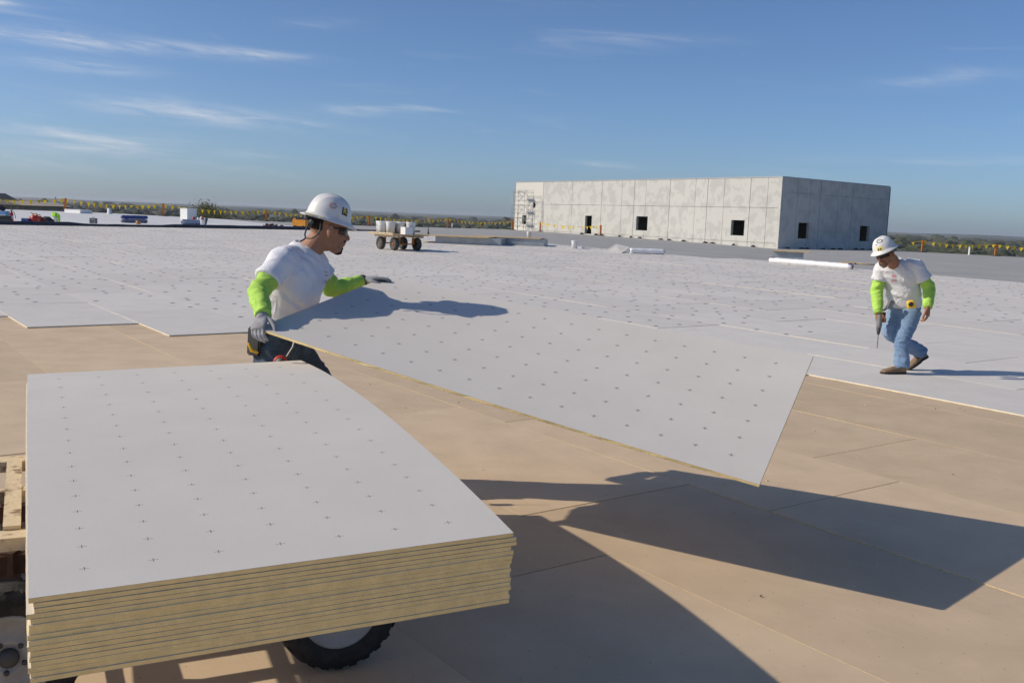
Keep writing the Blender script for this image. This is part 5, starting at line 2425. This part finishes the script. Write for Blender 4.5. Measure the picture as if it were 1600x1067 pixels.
def head_extras(body_parent, T, s, origin, hair_m, beard_m, beard_kind, hat_drop):
    """hair, beard and glasses, all in the head's own frame"""
    def W_(p):
        return T @ (p * s) - origin
    # hair: a shell hugging the back and sides below the hat
    mb = MB()
    rs = []
    for j in range(7):
        z = -.022 + .09 * j / 6
        row = []
        for i in range(25):
            a = R(118 + 124 * i / 24)
            k = math.sqrt(max(0, 1 - (z / .122) ** 2))
            x, y = .1000 * k * math.cos(a), .0785 * k * math.sin(a)
            if z < 0:
                t = -z / .118
                y *= 1 - .34 * t ** 1.6
                if x < 0:
                    x *= 1 - .5 * t
            lift = max(0, abs(math.cos(a)) * .0)
            zz = z
            if j == 0:
                zz += .05 * max(0, math.cos(a) + .55)
            row.append(W_(V((x, y, zz))))
        rs.append(row)
    mb.rings(rs, caps=False, closed=False)
    mb.build('hair', hair_m, body_parent)
    # beard
    tmp = MB()
    if beard_kind == 'goatee':
        ellipsoid(tmp, (.072, 0, -.103), (.026, .024, .019))
        ellipsoid(tmp, (.089, 0, -.086), (.010, .014, .014))
    else:
        ellipsoid(tmp, (.070, 0, -.103), (.027, .027, .0175))
        ellipsoid(tmp, (.088, 0, -.084), (.009, .014, .011))
        for sy in (-1, 1):
            tmp.tube([V((.092, sy * .024, -.050)), V((.088, sy * .030, -.070)), V((.080, sy * .026, -.092))], [.006, .007, .009], 8, round_ends=True)
    tmp.tube([V((.092, -.026, -.050)), V((.101, -.010, -.0455)), V((.101, .010, -.0455)), V((.092, .026, -.050))], [.004, .006, .006, .004], 8, round_ends=True)
    me = to_mesh_remeshed(tmp, .004, 2, .4)
    for v in me.vertices:
        n = noise.noise(v.co * 260) * .0018
        v.co = W_(v.co * (1 + n / max(.02, v.co.length)))
    me.materials.append(beard_m)
    link('beard', me, body_parent)
    # wrap-around sunglasses
    mb = MB()
    rs = []
    for j in range(5):
        z = .012 - .036 * j / 4
        row = []
        for i in range(21):
            a = R(-66 + 132 * i / 20)
            bridge = .010 * math.exp(-(a / .14) ** 2) * (j / 4)
            drop = z + bridge * .9
            row.append(W_(V((.098 * math.cos(a) + .004 - .10 * (j - 2) ** 2 * .003, .080 * math.sin(a), drop + .004))))
        rs.append(row)
    mb.rings(rs, caps=False, closed=False)
    inner = [[p + (T @ V((-.004, 0, 0)) - T @ V((0, 0, 0))) for p in r] for r in rs]
    mb.rings(inner, caps=False, closed=False)
    g = mb.build('sunglasses', M_LENS, body_parent)
    mb = MB()
    for sy in (-1, 1):
        mb.tube([W_(V((.046, sy * .077, .008))), W_(V((.02, sy * .081, .006))), W_(V((-.012, sy * .084, .004)))], .0035 * s, 6)
    mb.build('temple_arm', M_BLACK, g)


def head_matrix(c, fwd, up):
    return Matrix.Translation(c) @ frame(fwd, up).to_4x4()


def bvh_of(me):
    return BVHTree.FromPolygons([v.co.copy() for v in me.vertices], [list(p.vertices) for p in me.polygons])


def build_worker_near():
    Wp = atY
    L = V((.30, .93, 0)).normalized()                # his right to his left
    ft = V((.95, -.31, 0)).normalized()
    PV, CHS, NBs = Wp(440, 536, 5.32), Wp(459, 444, 5.28), Wp(479, 385, 5.30)
    RS, LS = Wp(441, 406, 5.13), Wp(484, 404, 5.50)
    RE, RW = Wp(404, 457, 4.97), Wp(411, 491, 4.80)
    LE, LW = Wp(522, 452, 5.58), Wp(566, 440.5, 5.74)
    gz = 5.3 * SLOPE
    ground = V((-1.12, 5.3, gz))
    root = empty('person', ground, 'worker in white tee, lime sleeves, dark jeans and white hard hat, carrying a board', 'person')
    O = ground
    hc = Wp(512.5, 356, 5.30)
    hf, hu = V((.87, .40, -.20)), V((.18, .06, 1))
    T = head_matrix(hc, hf, hu)
    hs = 1.06
    # body: head, neck and arms down to the wrists, one skin
    mb = MB()
    head_blob(mb, T, hs)
    mb.tube([T @ V((-.018, 0, -.03)), (T @ V((-.03, 0, -.09)) + NBs) / 2 + V((.012, 0, .0)), NBs + V((0, 0, -.05))], [.056, .058, .066], 18, round_ends=True)
    ellipse_rings(mb, [(CHS + (NBs - CHS) * q, L * w, ft * d) for q, w, d in ((-.4, .12, .09), (.2, .14, .1), (.75, .13, .085), (1.0, .06, .06))])
    for a, b, c in ((RS, RE, RW), (LS, LE, LW)):
        p, r = cat_path([a, b, c], [.050, .040, .028])
        mb.tube(p, r, 12, round_ends=True)
    me = to_mesh_remeshed(mb, .0045, 3, .45)
    finish(me, 'body', M_SKIN1, root, O)
    head_extras(root, T, hs, O, M_HAIR, M_HAIR, 'goatee', 0)
    # hat
    Th = T @ Matrix.Translation((-.008, 0, .046)) @ Matrix.Rotation(R(2), 4, 'Y')
    hat = hard_hat(root, Th, O, M_HAT, stickers=[
        ('notch', R(-60), R(24), .037, .044, M_STK_BLK, 'R', M_STK_YEL, R(-6)),
        ('disc', R(-98), R(30), .037, .037, M_STK_GREY), ('ring', R(-98), R(30), .038, .038, M_STK_ORG, None, None, 0, .002),
        ('rect', R(-98), R(30), .020, .006, M_STK_WHT, None, None, R(8), .003)])
    # old tape print on the back brim
    mb = MB()
    for k, (a0, a1, r0, r1, mi) in enumerate(((196, 232, .012, .036, 0), (206, 224, .020, .030, 1), (236, 248, .010, .034, 0))):
        rs = []
        for q in (r0, (r0 + r1) / 2, r1):
            row = []
            for i in range(9):
                a = R(a0 + (a1 - a0) * i / 8)
                ca, sa = math.cos(a), math.sin(a)
                n = V((ca / DOME[0], sa / DOME[1], 0)).normalized()
                row.append(Th @ (V((DOME[0] * ca, DOME[1] * sa, 0)) + n * q + V((0, 0, -.012 * q / .04 + .0035 + .0012 * mi))) - O)
            rs.append(row)
        mb.rings(rs, caps=False, closed=False, m=mi)
    mb.build('tape', [mat('aged_tape', (.55, .52, .36), .6, var=.3, scale=70), M_STK_YEL], hat)
    # cord from the hat to the collar
    mb = MB()
    a = Th @ V((-.102, -.03, -.045))
    b = Wp(478, 371, 5.23)
    mb.tube(cat_path([a, a + V((-.018, -.01, -.06)), Wp(477, 372, 5.22), Wp(469, 378, 5.20)], [.004] * 4)[0], .0042, 6)
    a2 = Th @ V((-.055, -.082, -.03))
    mb.tube(cat_path([a2, a2 + V((-.004, -.012, -.05)), Wp(488, 372, 5.19), Wp(477, 372, 5.22)], [.004] * 4)[0], .0038, 6)
    for i, p in enumerate(mb.v):
        mb.v[i] = p - O
    mb.build('retainer_cord', M_BLACK, hat)
    # earmuff cup hanging at the back under the brim
    mb = MB()
    c = Th @ V((-.092, -.045, -.040))
    ax = (frame(hf, hu) @ V((-.5, -.8, -.1))).normalized()
    q = V((0, 0, 1)).rotation_difference(ax).to_matrix().to_4x4()
    mb.lathe([(.001, -.010), (.012, -.010), (.0145, -.004), (.0145, .006), (.011, .010), (.001, .011)], 18, Matrix.Translation(c - O) @ q)
    mb.build('ratchet_knob', M_DKGREY, hat)
    # shirt
    mb = MB()
    ups = (NBs - PV).normalized()
    fd = (ft - ups * ft.dot(ups)).normalized()
    ellipse_rings(mb, [(PV + V((0, 0, .085)), L * .162, fd * .126), (PV.lerp(CHS, .45), L * .165, fd * .128), (PV.lerp(CHS, .65), L * .172, fd * .132), (CHS, L * .182, fd * .140),
                       (CHS.lerp(NBs, .4) + fd * .006, L * .195, fd * .134), (CHS.lerp(NBs, .72), L * .185, fd * .108), (CHS.lerp(NBs, .93), L * .105, fd * .082), (NBs + V((.0, 0, .012)), L * .066, fd * .066)])
    for a, b in ((RS, RE), (LS, LE)):
        inner = a + (CHS.lerp(NBs, .6) - a) * .45
        mb.tube([inner, a, a.lerp(b, .35), a.lerp(b, .62)], [.078, .070, .067, .073], 16, round_ends=False)
    me = to_mesh_remeshed(mb, .008, 6, .5)
    armpit = RS.lerp(CHS, .5)
    folds(me, .012, V((.62, .2, .75)), 14, 4.5, 3.0, mask=lambda p: .55 + .75 * max(0, 1 - (p - armpit).length / .25) + .35 * max(0, 1 - abs(p.z - PV.z - .1) / .12))
    bv = bvh_of(me)
    finish(me, 'shirt', M_TEE, root, O)
    # collar rib
    mb = MB()
    ring = [NBs + V((.004, 0, .008)) + L * (.069 * math.cos(a)) + fd * (.069 * math.sin(a)) + ups * (-.020 * max(0, math.sin(a))) for a in [2 * math.pi * i / 28 for i in range(29)]]
    mb.tube([p - O for p in ring], .007, 8)
    mb.build('collar', M_TEE, root)
    lc = Wp(510, 432, 5.2)
    view = (V((0, 0, CH)) - lc).normalized()
    project_patch(root, bv, O, lc, view, V((0, 0, 1)), [(-.010, .020, .004, .026), (-.008, .002, .008, .008), (-.010, -.028, .010, -.024), (-.008, -.038, .006, -.034)], M_LOGO, 'chest_print')
    # sleeves
    for (a, b, c), nm in (((RS, RE, RW), 'r'), ((LS, LE, LW), 'l')):
        mb = MB()
        p, r = cat_path([a.lerp(b, .35), a.lerp(b, .7), b, b.lerp(c, .5), c], [.055, .054, .050, .045, .036], 4)
        mb.tube(p, r, 18, round_ends=False)
        me = to_mesh_remeshed(mb, .006, 4, .5)
        folds(me, .009, ((c - a).normalized() + V((.35, .2, 0))), 17, 9, 9.0 if nm == 'r' else 14.0)
        finish(me, 'sleeve', M_GREEN, root, O)
        mb = MB()
        d = (c - b).normalized()
        mb.tube([c - d * .012 - O, c + d * .014 - O], [.042, .040], 18)
        mb.build('cuff', M_BLACK if nm == 'l' else M_GREEN, root)
    # jeans
    RH, LH = PV - L * .085 + V((0, 0, -.03)), PV + L * .085 + V((0, 0, -.03))
    RK, LK = V((-1.26, 5.14, gz + .47)), V((-1.02, 5.46, gz + .49))
    RA, LA = V((-1.42, 5.16, gz + .10)), V((-1.0, 5.52, gz + .10))
    mb = MB()
    ellipse_rings(mb, [(PV + V((0, 0, .125)), L * .156, fd * .118), (PV + V((0, 0, .02)), L * .168, fd * .124), (PV + V((0, 0, -.07)), L * .175, fd * .130), (PV + V((0, 0, -.13)), L * .14, fd * .10)])
    for h, k, a in ((RH, RK, RA), (LH, LK, LA)):
        p, r = cat_path([h, h.lerp(k, .5), k, k.lerp(a, .5), a], [.098, .090, .074, .066, .062], 4)
        mb.tube(p, r, 20, round_ends=True)
    me = to_mesh_remeshed(mb, .008, 5, .5)
    folds(me, .012, V((0, 0, 1)), 20, 7, 5.0)
    finish(me, 'jeans', M_DENIM_D, root, O)
    mb = MB()
    ring = [PV + V((0, 0, .08)) + L * (.166 * math.cos(a)) + fd * (.126 * math.sin(a)) for a in [2 * math.pi * i / 40 for i in range(41)]]
    rs = [[p + V((0, 0, dz)) - O for p in ring] for dz in (-.02, .02)]
    mb.rings(rs, caps=False, closed=False)
    mb.build('belt', M_BLACK, root)
    for a, d in ((RA, V((.9, -.3, 0))), (LA, V((.95, -.1, 0)))):
        h = V((a.x, a.y, a.y * SLOPE)) - d.normalized() * .05
        boot(root, O, h, d, (0, 0, 1), 1.0, M_BOOT, M_SOLE)
    # gloves
    mb = MB()
    corner = HB[0]
    hand_dir = (corner - RW + V((.0, -.01, -.012))).normalized()
    hand_blob(mb, RW, hand_dir, V((-.35, -.75, .5)), 1, curls=[(.5, .7, .5), (.55, .75, .5), (.6, .8, .5), (.6, .8, .5)], thumb_out=.9, thumb_curl=.35, s=1.02)
    fa = (RW - RE).normalized()
    mb.tube([RW - fa * .02, RW + hand_dir * .02], [.031, .030], 14, round_ends=True)
    me = to_mesh_remeshed(mb, .004, 2, .4)
    finish(me, 'glove', M_GLOVE, root, O)
    mb = MB()
    tgt = HB[3].lerp(HB[2], .035) + (HB[0] - HB[3]) * .04 + V((0, 0, .016))
    ld = (tgt - LW).normalized()
    hand_blob(mb, LW + V((0, 0, .012)), ld, V((0, 0, 1)), -1, curls=[(.08, .2, .25), (.1, .22, .28), (.1, .25, .3), (.15, .25, .3)], thumb_out=.5, thumb_curl=.2, s=.98)
    mb.tube([LW - ld * .03, LW + ld * .03], [.034, .030], 14, round_ends=True)
    me = to_mesh_remeshed(mb, .004, 2, .4)
    finish(me, 'glove', M_GLOVE, root, O)
    # things hung on the belt
    c = Wp(399, 533, 5.16)
    t_ = empty('phone_pouch', c, 'dark grey pouch clipped to the belt of the nearer worker', 'pouch', rot=(0, .05, math.atan2(ft.y, ft.x)))
    mb = MB()
    mb.box((0, 0, 0), (.075, .045, .15))
    bm = bmesh.new()
    me = mb.mesh('case', [M_DKGREY])
    bm.from_mesh(me)
    bmesh.ops.bevel(bm, geom=bm.edges[:], offset=.008, segments=2, affect='EDGES')
    bm.to_mesh(me)
    bm.free()
    link('case', me, t_)
    mb = MB()
    mb.box((0, .03, .03), (.03, .02, .06))
    mb.build('clip', M_BLACK, t_)
    c = Wp(393, 545, 5.12)
    mb = MB()
    mb.tube([V((-.015, 0, .025)), V((0, 0, -.008)), V((.03, 0, -.018))], [.006, .009, .007], 10, round_ends=True)
    o = mb.build('utility_knife', M_YELLOW)
    o.location = c
    tag(o, 'yellow knife handle hanging below the dark pouch', 'knife')
    c = Wp(438, 566, 5.04)
    root2 = empty('chalk_reel', c, 'red and grey chalk reel hanging at the nearer worker thigh', 'chalk reel', rot=(R(90), 0, .2))
    mb = MB()
    mb.lathe([(.001, -.016), (.03, -.016), (.036, -.01), (.036, .01), (.03, .016), (.001, .016)], 20)
    mb.build('case', M_RED, root2)
    mb = MB()
    mb.lathe([(.001, .017), (.022, .017), (.026, .02), (.001, .022)], 18)
    mb.build('hub', M_GREYBOX, root2)
    mb = MB()
    mb.tube([V((.03, .03, 0)), V((.06, .08, 0)), V((.07, .12, 0))], .003, 6)
    mb.build('line', M_STK_WHT, root2)


def build_worker_far():
    Wp = atY
    gz = 10.35 * SLOPE + .0145
    ground = V((4.02, 10.35, gz))
    O = ground
    root = empty('person', ground, 'stooping worker in light blue jeans and lime sleeves walking with a drill', 'person')
    L = V((.90, -.42, -.0)).normalized()
    ft = V((-.42, -.90, 0)).normalized()
    PV, CHS, NBs = Wp(1414, 474, 10.38), Wp(1408, 436, 10.32), Wp(1397, 407, 10.22)
    RS, LS = Wp(1377, 421, 10.32), Wp(1432, 416, 10.16)
    RE, RW = Wp(1370, 454, 10.34), Wp(1372.5, 487, 10.22)
    LE, LW = Wp(1451.5, 450, 10.16), Wp(1450, 478, 10.02)
    hc = Wp(1383, 396, 10.05)
    hf, hu = V((-.74, -.55, -.36)), V((-.42, -.05, .95))
    T = head_matrix(hc, hf, hu)
    hs = 1.06
    mb = MB()
    head_blob(mb, T, hs)
    mb.tube([T @ V((-.02, 0, -.03)), (T @ V((-.04, 0, -.09)) + NBs) / 2, NBs + V((0, 0, -.05))], [.058, .064, .072], 18, round_ends=True)
    ellipse_rings(mb, [(CHS + (NBs - CHS) * q, L * w, ft * d) for q, w, d in ((-.4, .12, .09), (.2, .14, .1), (.75, .13, .085), (1.0, .06, .06))])
    for a, b, c in ((RS, RE, RW), (LS, LE, LW)):
        p, r = cat_path([a, b, c], [.050, .042, .030])
        mb.tube(p, r, 12, round_ends=True)
    # hands
    grip = RW + V((.012, -.01, -.085))
    hand_blob(mb, RW, (grip - RW).normalized(), V((-.8, -.5, .1)), 1, curls=[(.9, 1.2, .7), (1.0, 1.3, .8), (1.0, 1.3, .8), (1.0, 1.3, .8)], thumb_out=.6, thumb_curl=.5, s=1.05)
    hand_blob(mb, LW, V((.06, -.08, -1)), V((.82, -.5, .05)), -1, curls=[(.35, .5, .4), (.45, .6, .4), (.5, .65, .4), (.55, .65, .4)], thumb_out=.5, thumb_curl=.3, s=1.12)
    me = to_mesh_remeshed(mb, .005, 2, .4)
    finish(me, 'body', M_SKIN2, root, O)
    head_extras(root, T, hs, O, M_HAIR, M_GREYHAIR, 'full', 0)
    Th = T @ Matrix.Translation((-.006, 0, .046))
    hat = hard_hat(root, Th, O, M_HAT, stickers=[
        ('ring', R(28), R(52), .062, .055, M_STK_BLK), ('disc', R(28), R(52), .022, .02, M_STK_GREY),
        ('rect', R(22), R(14), .062, .036, M_STK_YEL), ('rect', R(14), R(12), .014, .016, M_STK_BLK, None, None, 0, .003), ('rect', R(26), R(12), .014, .016, M_STK_BLK, None, None, 0, .003),
        ('rect', R(5), R(36), .020, .007, M_STK_BLK, None, None, .5)])
    # shirt
    ups = (NBs - PV).normalized()
    fd = (ft - ups * ft.dot(ups)).normalized()
    mb = MB()
    ellipse_rings(mb, [(PV + V((0, 0, .0)), L * .162, fd * .130), (PV.lerp(CHS, .3), L * .166, fd * .138), (PV.lerp(CHS, .65), L * .17, fd * .142), (CHS, L * .178, fd * .142),
                       (CHS.lerp(NBs, .4), L * .198, fd * .142), (CHS.lerp(NBs, .72), L * .185, fd * .115), (CHS.lerp(NBs, .93), L * .11, fd * .085), (NBs + V((.0, 0, .01)), L * .07, fd * .07)])
    for a, b in ((RS, RE), (LS, LE)):
        inner = a + (CHS.lerp(NBs, .6) - a) * .45
        mb.tube([inner, a, a.lerp(b, .4), a.lerp(b, .62 if a is LS else .50)], [.086, .078, .076, .086 if a is LS else .078], 16, round_ends=False)
    me = to_mesh_remeshed(mb, .009, 5, .5)
    folds(me, .015, V((.35, 0, .95)), 14, 5, 21.0, mask=lambda p: .8 + .6 * max(0, 1 - abs(p.z - PV.z - .08) / .12))
    bv = bvh_of(me)
    finish(me, 'shirt', M_TEE2, root, O)
    mb = MB()
    ring = [NBs + V((0, 0, .006)) + L * (.073 * math.cos(a)) + fd * (.073 * math.sin(a)) + ups * (-.02 * max(0, math.sin(a))) for a in [2 * math.pi * i / 28 for i in range(29)]]
    mb.tube([p - O for p in ring], .008, 8)
    mb.build('collar', M_TEE2, root)
    lc = Wp(1396.5, 433, 10.2)
    view = (V((0, 0, CH)) - lc).normalized()
    project_patch(root, bv, O, lc, view, V((0, 0, 1)), [(-.02, .0, .02, .022), (-.022, -.03, .03, -.022), (-.022, -.045, .03, -.038)], M_LOGO, 'chest_print')
    for (a, b, c), nm in (((RS, RE, RW), 'r'), ((LS, LE, LW), 'l')):
        mb = MB()
        p, r = cat_path([a.lerp(b, .45), a.lerp(b, .75), b, b.lerp(c, .5), c], [.056, .059, .057, .051, .044], 4)
        mb.tube(p, r, 18, round_ends=False)
        me = to_mesh_remeshed(mb, .008, 4, .5)
        folds(me, .012, ((c - a).normalized() + V((.4, 0, .0))), 16, 8, 33.0 if nm == 'r' else 41.0)
        finish(me, 'sleeve', M_GREEN, root, O)
        mb = MB()
        d = (c - b).normalized()
        mb.tube([c - d * .03 - O, c + d * .02 - O], [.046, .043], 18)
        mb.build('cuff', M_GREEN, root)
    # jeans
    RH, LH = Wp(1403, 486, 10.44), Wp(1425, 486, 10.30)
    hp = deck(1411, 584, .0145)
    ld = V((-.97, -.22, SLOPE * -.2)).normalized()
    toe = deck(1419, 578.5, .0145)
    heel = Wp(1446, 560, toe.y + .06)
    rd = (toe - heel).normalized()
    rup = (V((-.5, 0, .9)) - rd * V((-.5, 0, .9)).dot(rd)).normalized()
    rh = toe - rd * .245
    LK, LA = Wp(1410, 531, 10.20), hp + ld * .026 + V((0, 0, .062))
    RK, RA = Wp(1390, 519, 10.30), rh + rd * .015 + rup * .075
    mb = MB()
    ellipse_rings(mb, [(PV + V((0, 0, .04)), L * .148, fd * .115), (PV + V((0, 0, -.03)), L * .158, fd * .12), (PV + V((0, 0, -.10)), L * .155, fd * .118), (PV + V((0, 0, -.15)), L * .12, fd * .09)])
    p, r = cat_path([LH, LH.lerp(LK, .5), LK, LK.lerp(LA, .5), LA], [.096, .090, .076, .068, .072], 5)
    mb.tube(p, r, 20)
    p, r = cat_path([RH, RH.lerp(RK, .5), RK, RK.lerp(RA, .5), RA], [.094, .088, .073, .065, .068], 5)
    mb.tube(p, r, 20)
    me = to_mesh_remeshed(mb, .009, 4, .5)

    def fm(p):
        return .55 + .9 * max(0, 1 - (p - LA).length / .2) + .9 * max(0, 1 - (p - RA).length / .22) + .4 * max(0, 1 - (p - LK).length / .12)
    folds(me, .016, V((.1, 0, 1)), 20, 6, 55.0, mask=fm)
    finish(me, 'jeans', M_DENIM_L, root, O)
    # boots
    boot(root, O, hp, ld, (0, 0, 1), 1.0, M_BOOT, M_SOLE)
    boot(root, O, rh, rd, rup, 1.0, M_BOOT, M_SOLE, pitch_shaft=(RK - RA).normalized() * .4 + rup)
    # drill in his right hand
    c = grip
    droot = empty('cordless_driver', c, 'grey driver with a long bit pointing down in the far worker hand', 'drill')
    mb = MB()
    ellipse_rings(mb, [(V((.0, -.0, .06)), V((.022, 0, 0)), V((0, .030, 0))), (V((0, -.004, .02)), V((.024, 0, 0)), V((0, .032, 0))), (V((0, -.006, -.05)), V((.028, 0, 0)), V((0, .036, 0))), (V((0, -.006, -.085)), V((.024, 0, 0)), V((0, .03, 0)))], 18)
    mb.build('housing', M_GREYBOX, droot)
    mb = MB()
    mb.lathe([(.022, -.085), (.02, -.12), (.011, -.15), (.001, -.152)], 14, Matrix.Translation((0, -.006, 0)))
    mb.build('chuck', M_DKGREY, droot)
    mb = MB()
    mb.lathe([(.0055, -.15), (.0055, -.24), (.0035, -.29), (.001, -.295)], 8, Matrix.Translation((0, -.006, 0)))
    mb.build('bit', M_GREYBOX, droot)
    mb = MB()
    mb.box((.045, .02, .03), (.035, .04, .10))
    mb.build('battery', M_BLACK, droot)
    # tape measure on the belt
    c = Wp(1423, 475, 10.12)
    t_ = empty('tape_measure', c, 'yellow tape measure clipped to the belt of the far worker', 'tape measure', rot=(R(90), R(-12), R(-20)))
    mb = MB()
    rs = []
    for z, k in ((-.022, .92), (-.016, 1), (.016, 1), (.022, .92)):
        rs.append([V((.040 * k * math.copysign(abs(math.cos(a)) ** .7, math.cos(a)), .040 * k * math.copysign(abs(math.sin(a)) ** .7, math.sin(a)), z)) for a in [2 * math.pi * i / 24 for i in range(24)]])
    mb.rings(rs)
    mb.box((.0, -.034, 0), (.085, .018, .036))
    mb.build('case', M_YELLOW, t_)
    mb = MB()
    mb.lathe([(.001, .0235), (.022, .0235), (.024, .0245), (.001, .0255)], 18)
    mb.build('face', M_BLACK, t_)
    c = Wp(1391, 476, 10.22)
    mb = MB()
    mb.box((0, 0, 0), (.045, .05, .09), Matrix.Rotation(.4, 3, 'Y'))
    mb.tube([V((-.01, 0, -.02)), V((-.06, 0, -.06))], [.014, .010], 10, round_ends=True)
    o = mb.build('knife_holster', M_GREYBOX)
    o.location = c
    tag(o, 'small grey knife holster on the far worker hip', 'holster')


build_worker_near()
build_worker_far()
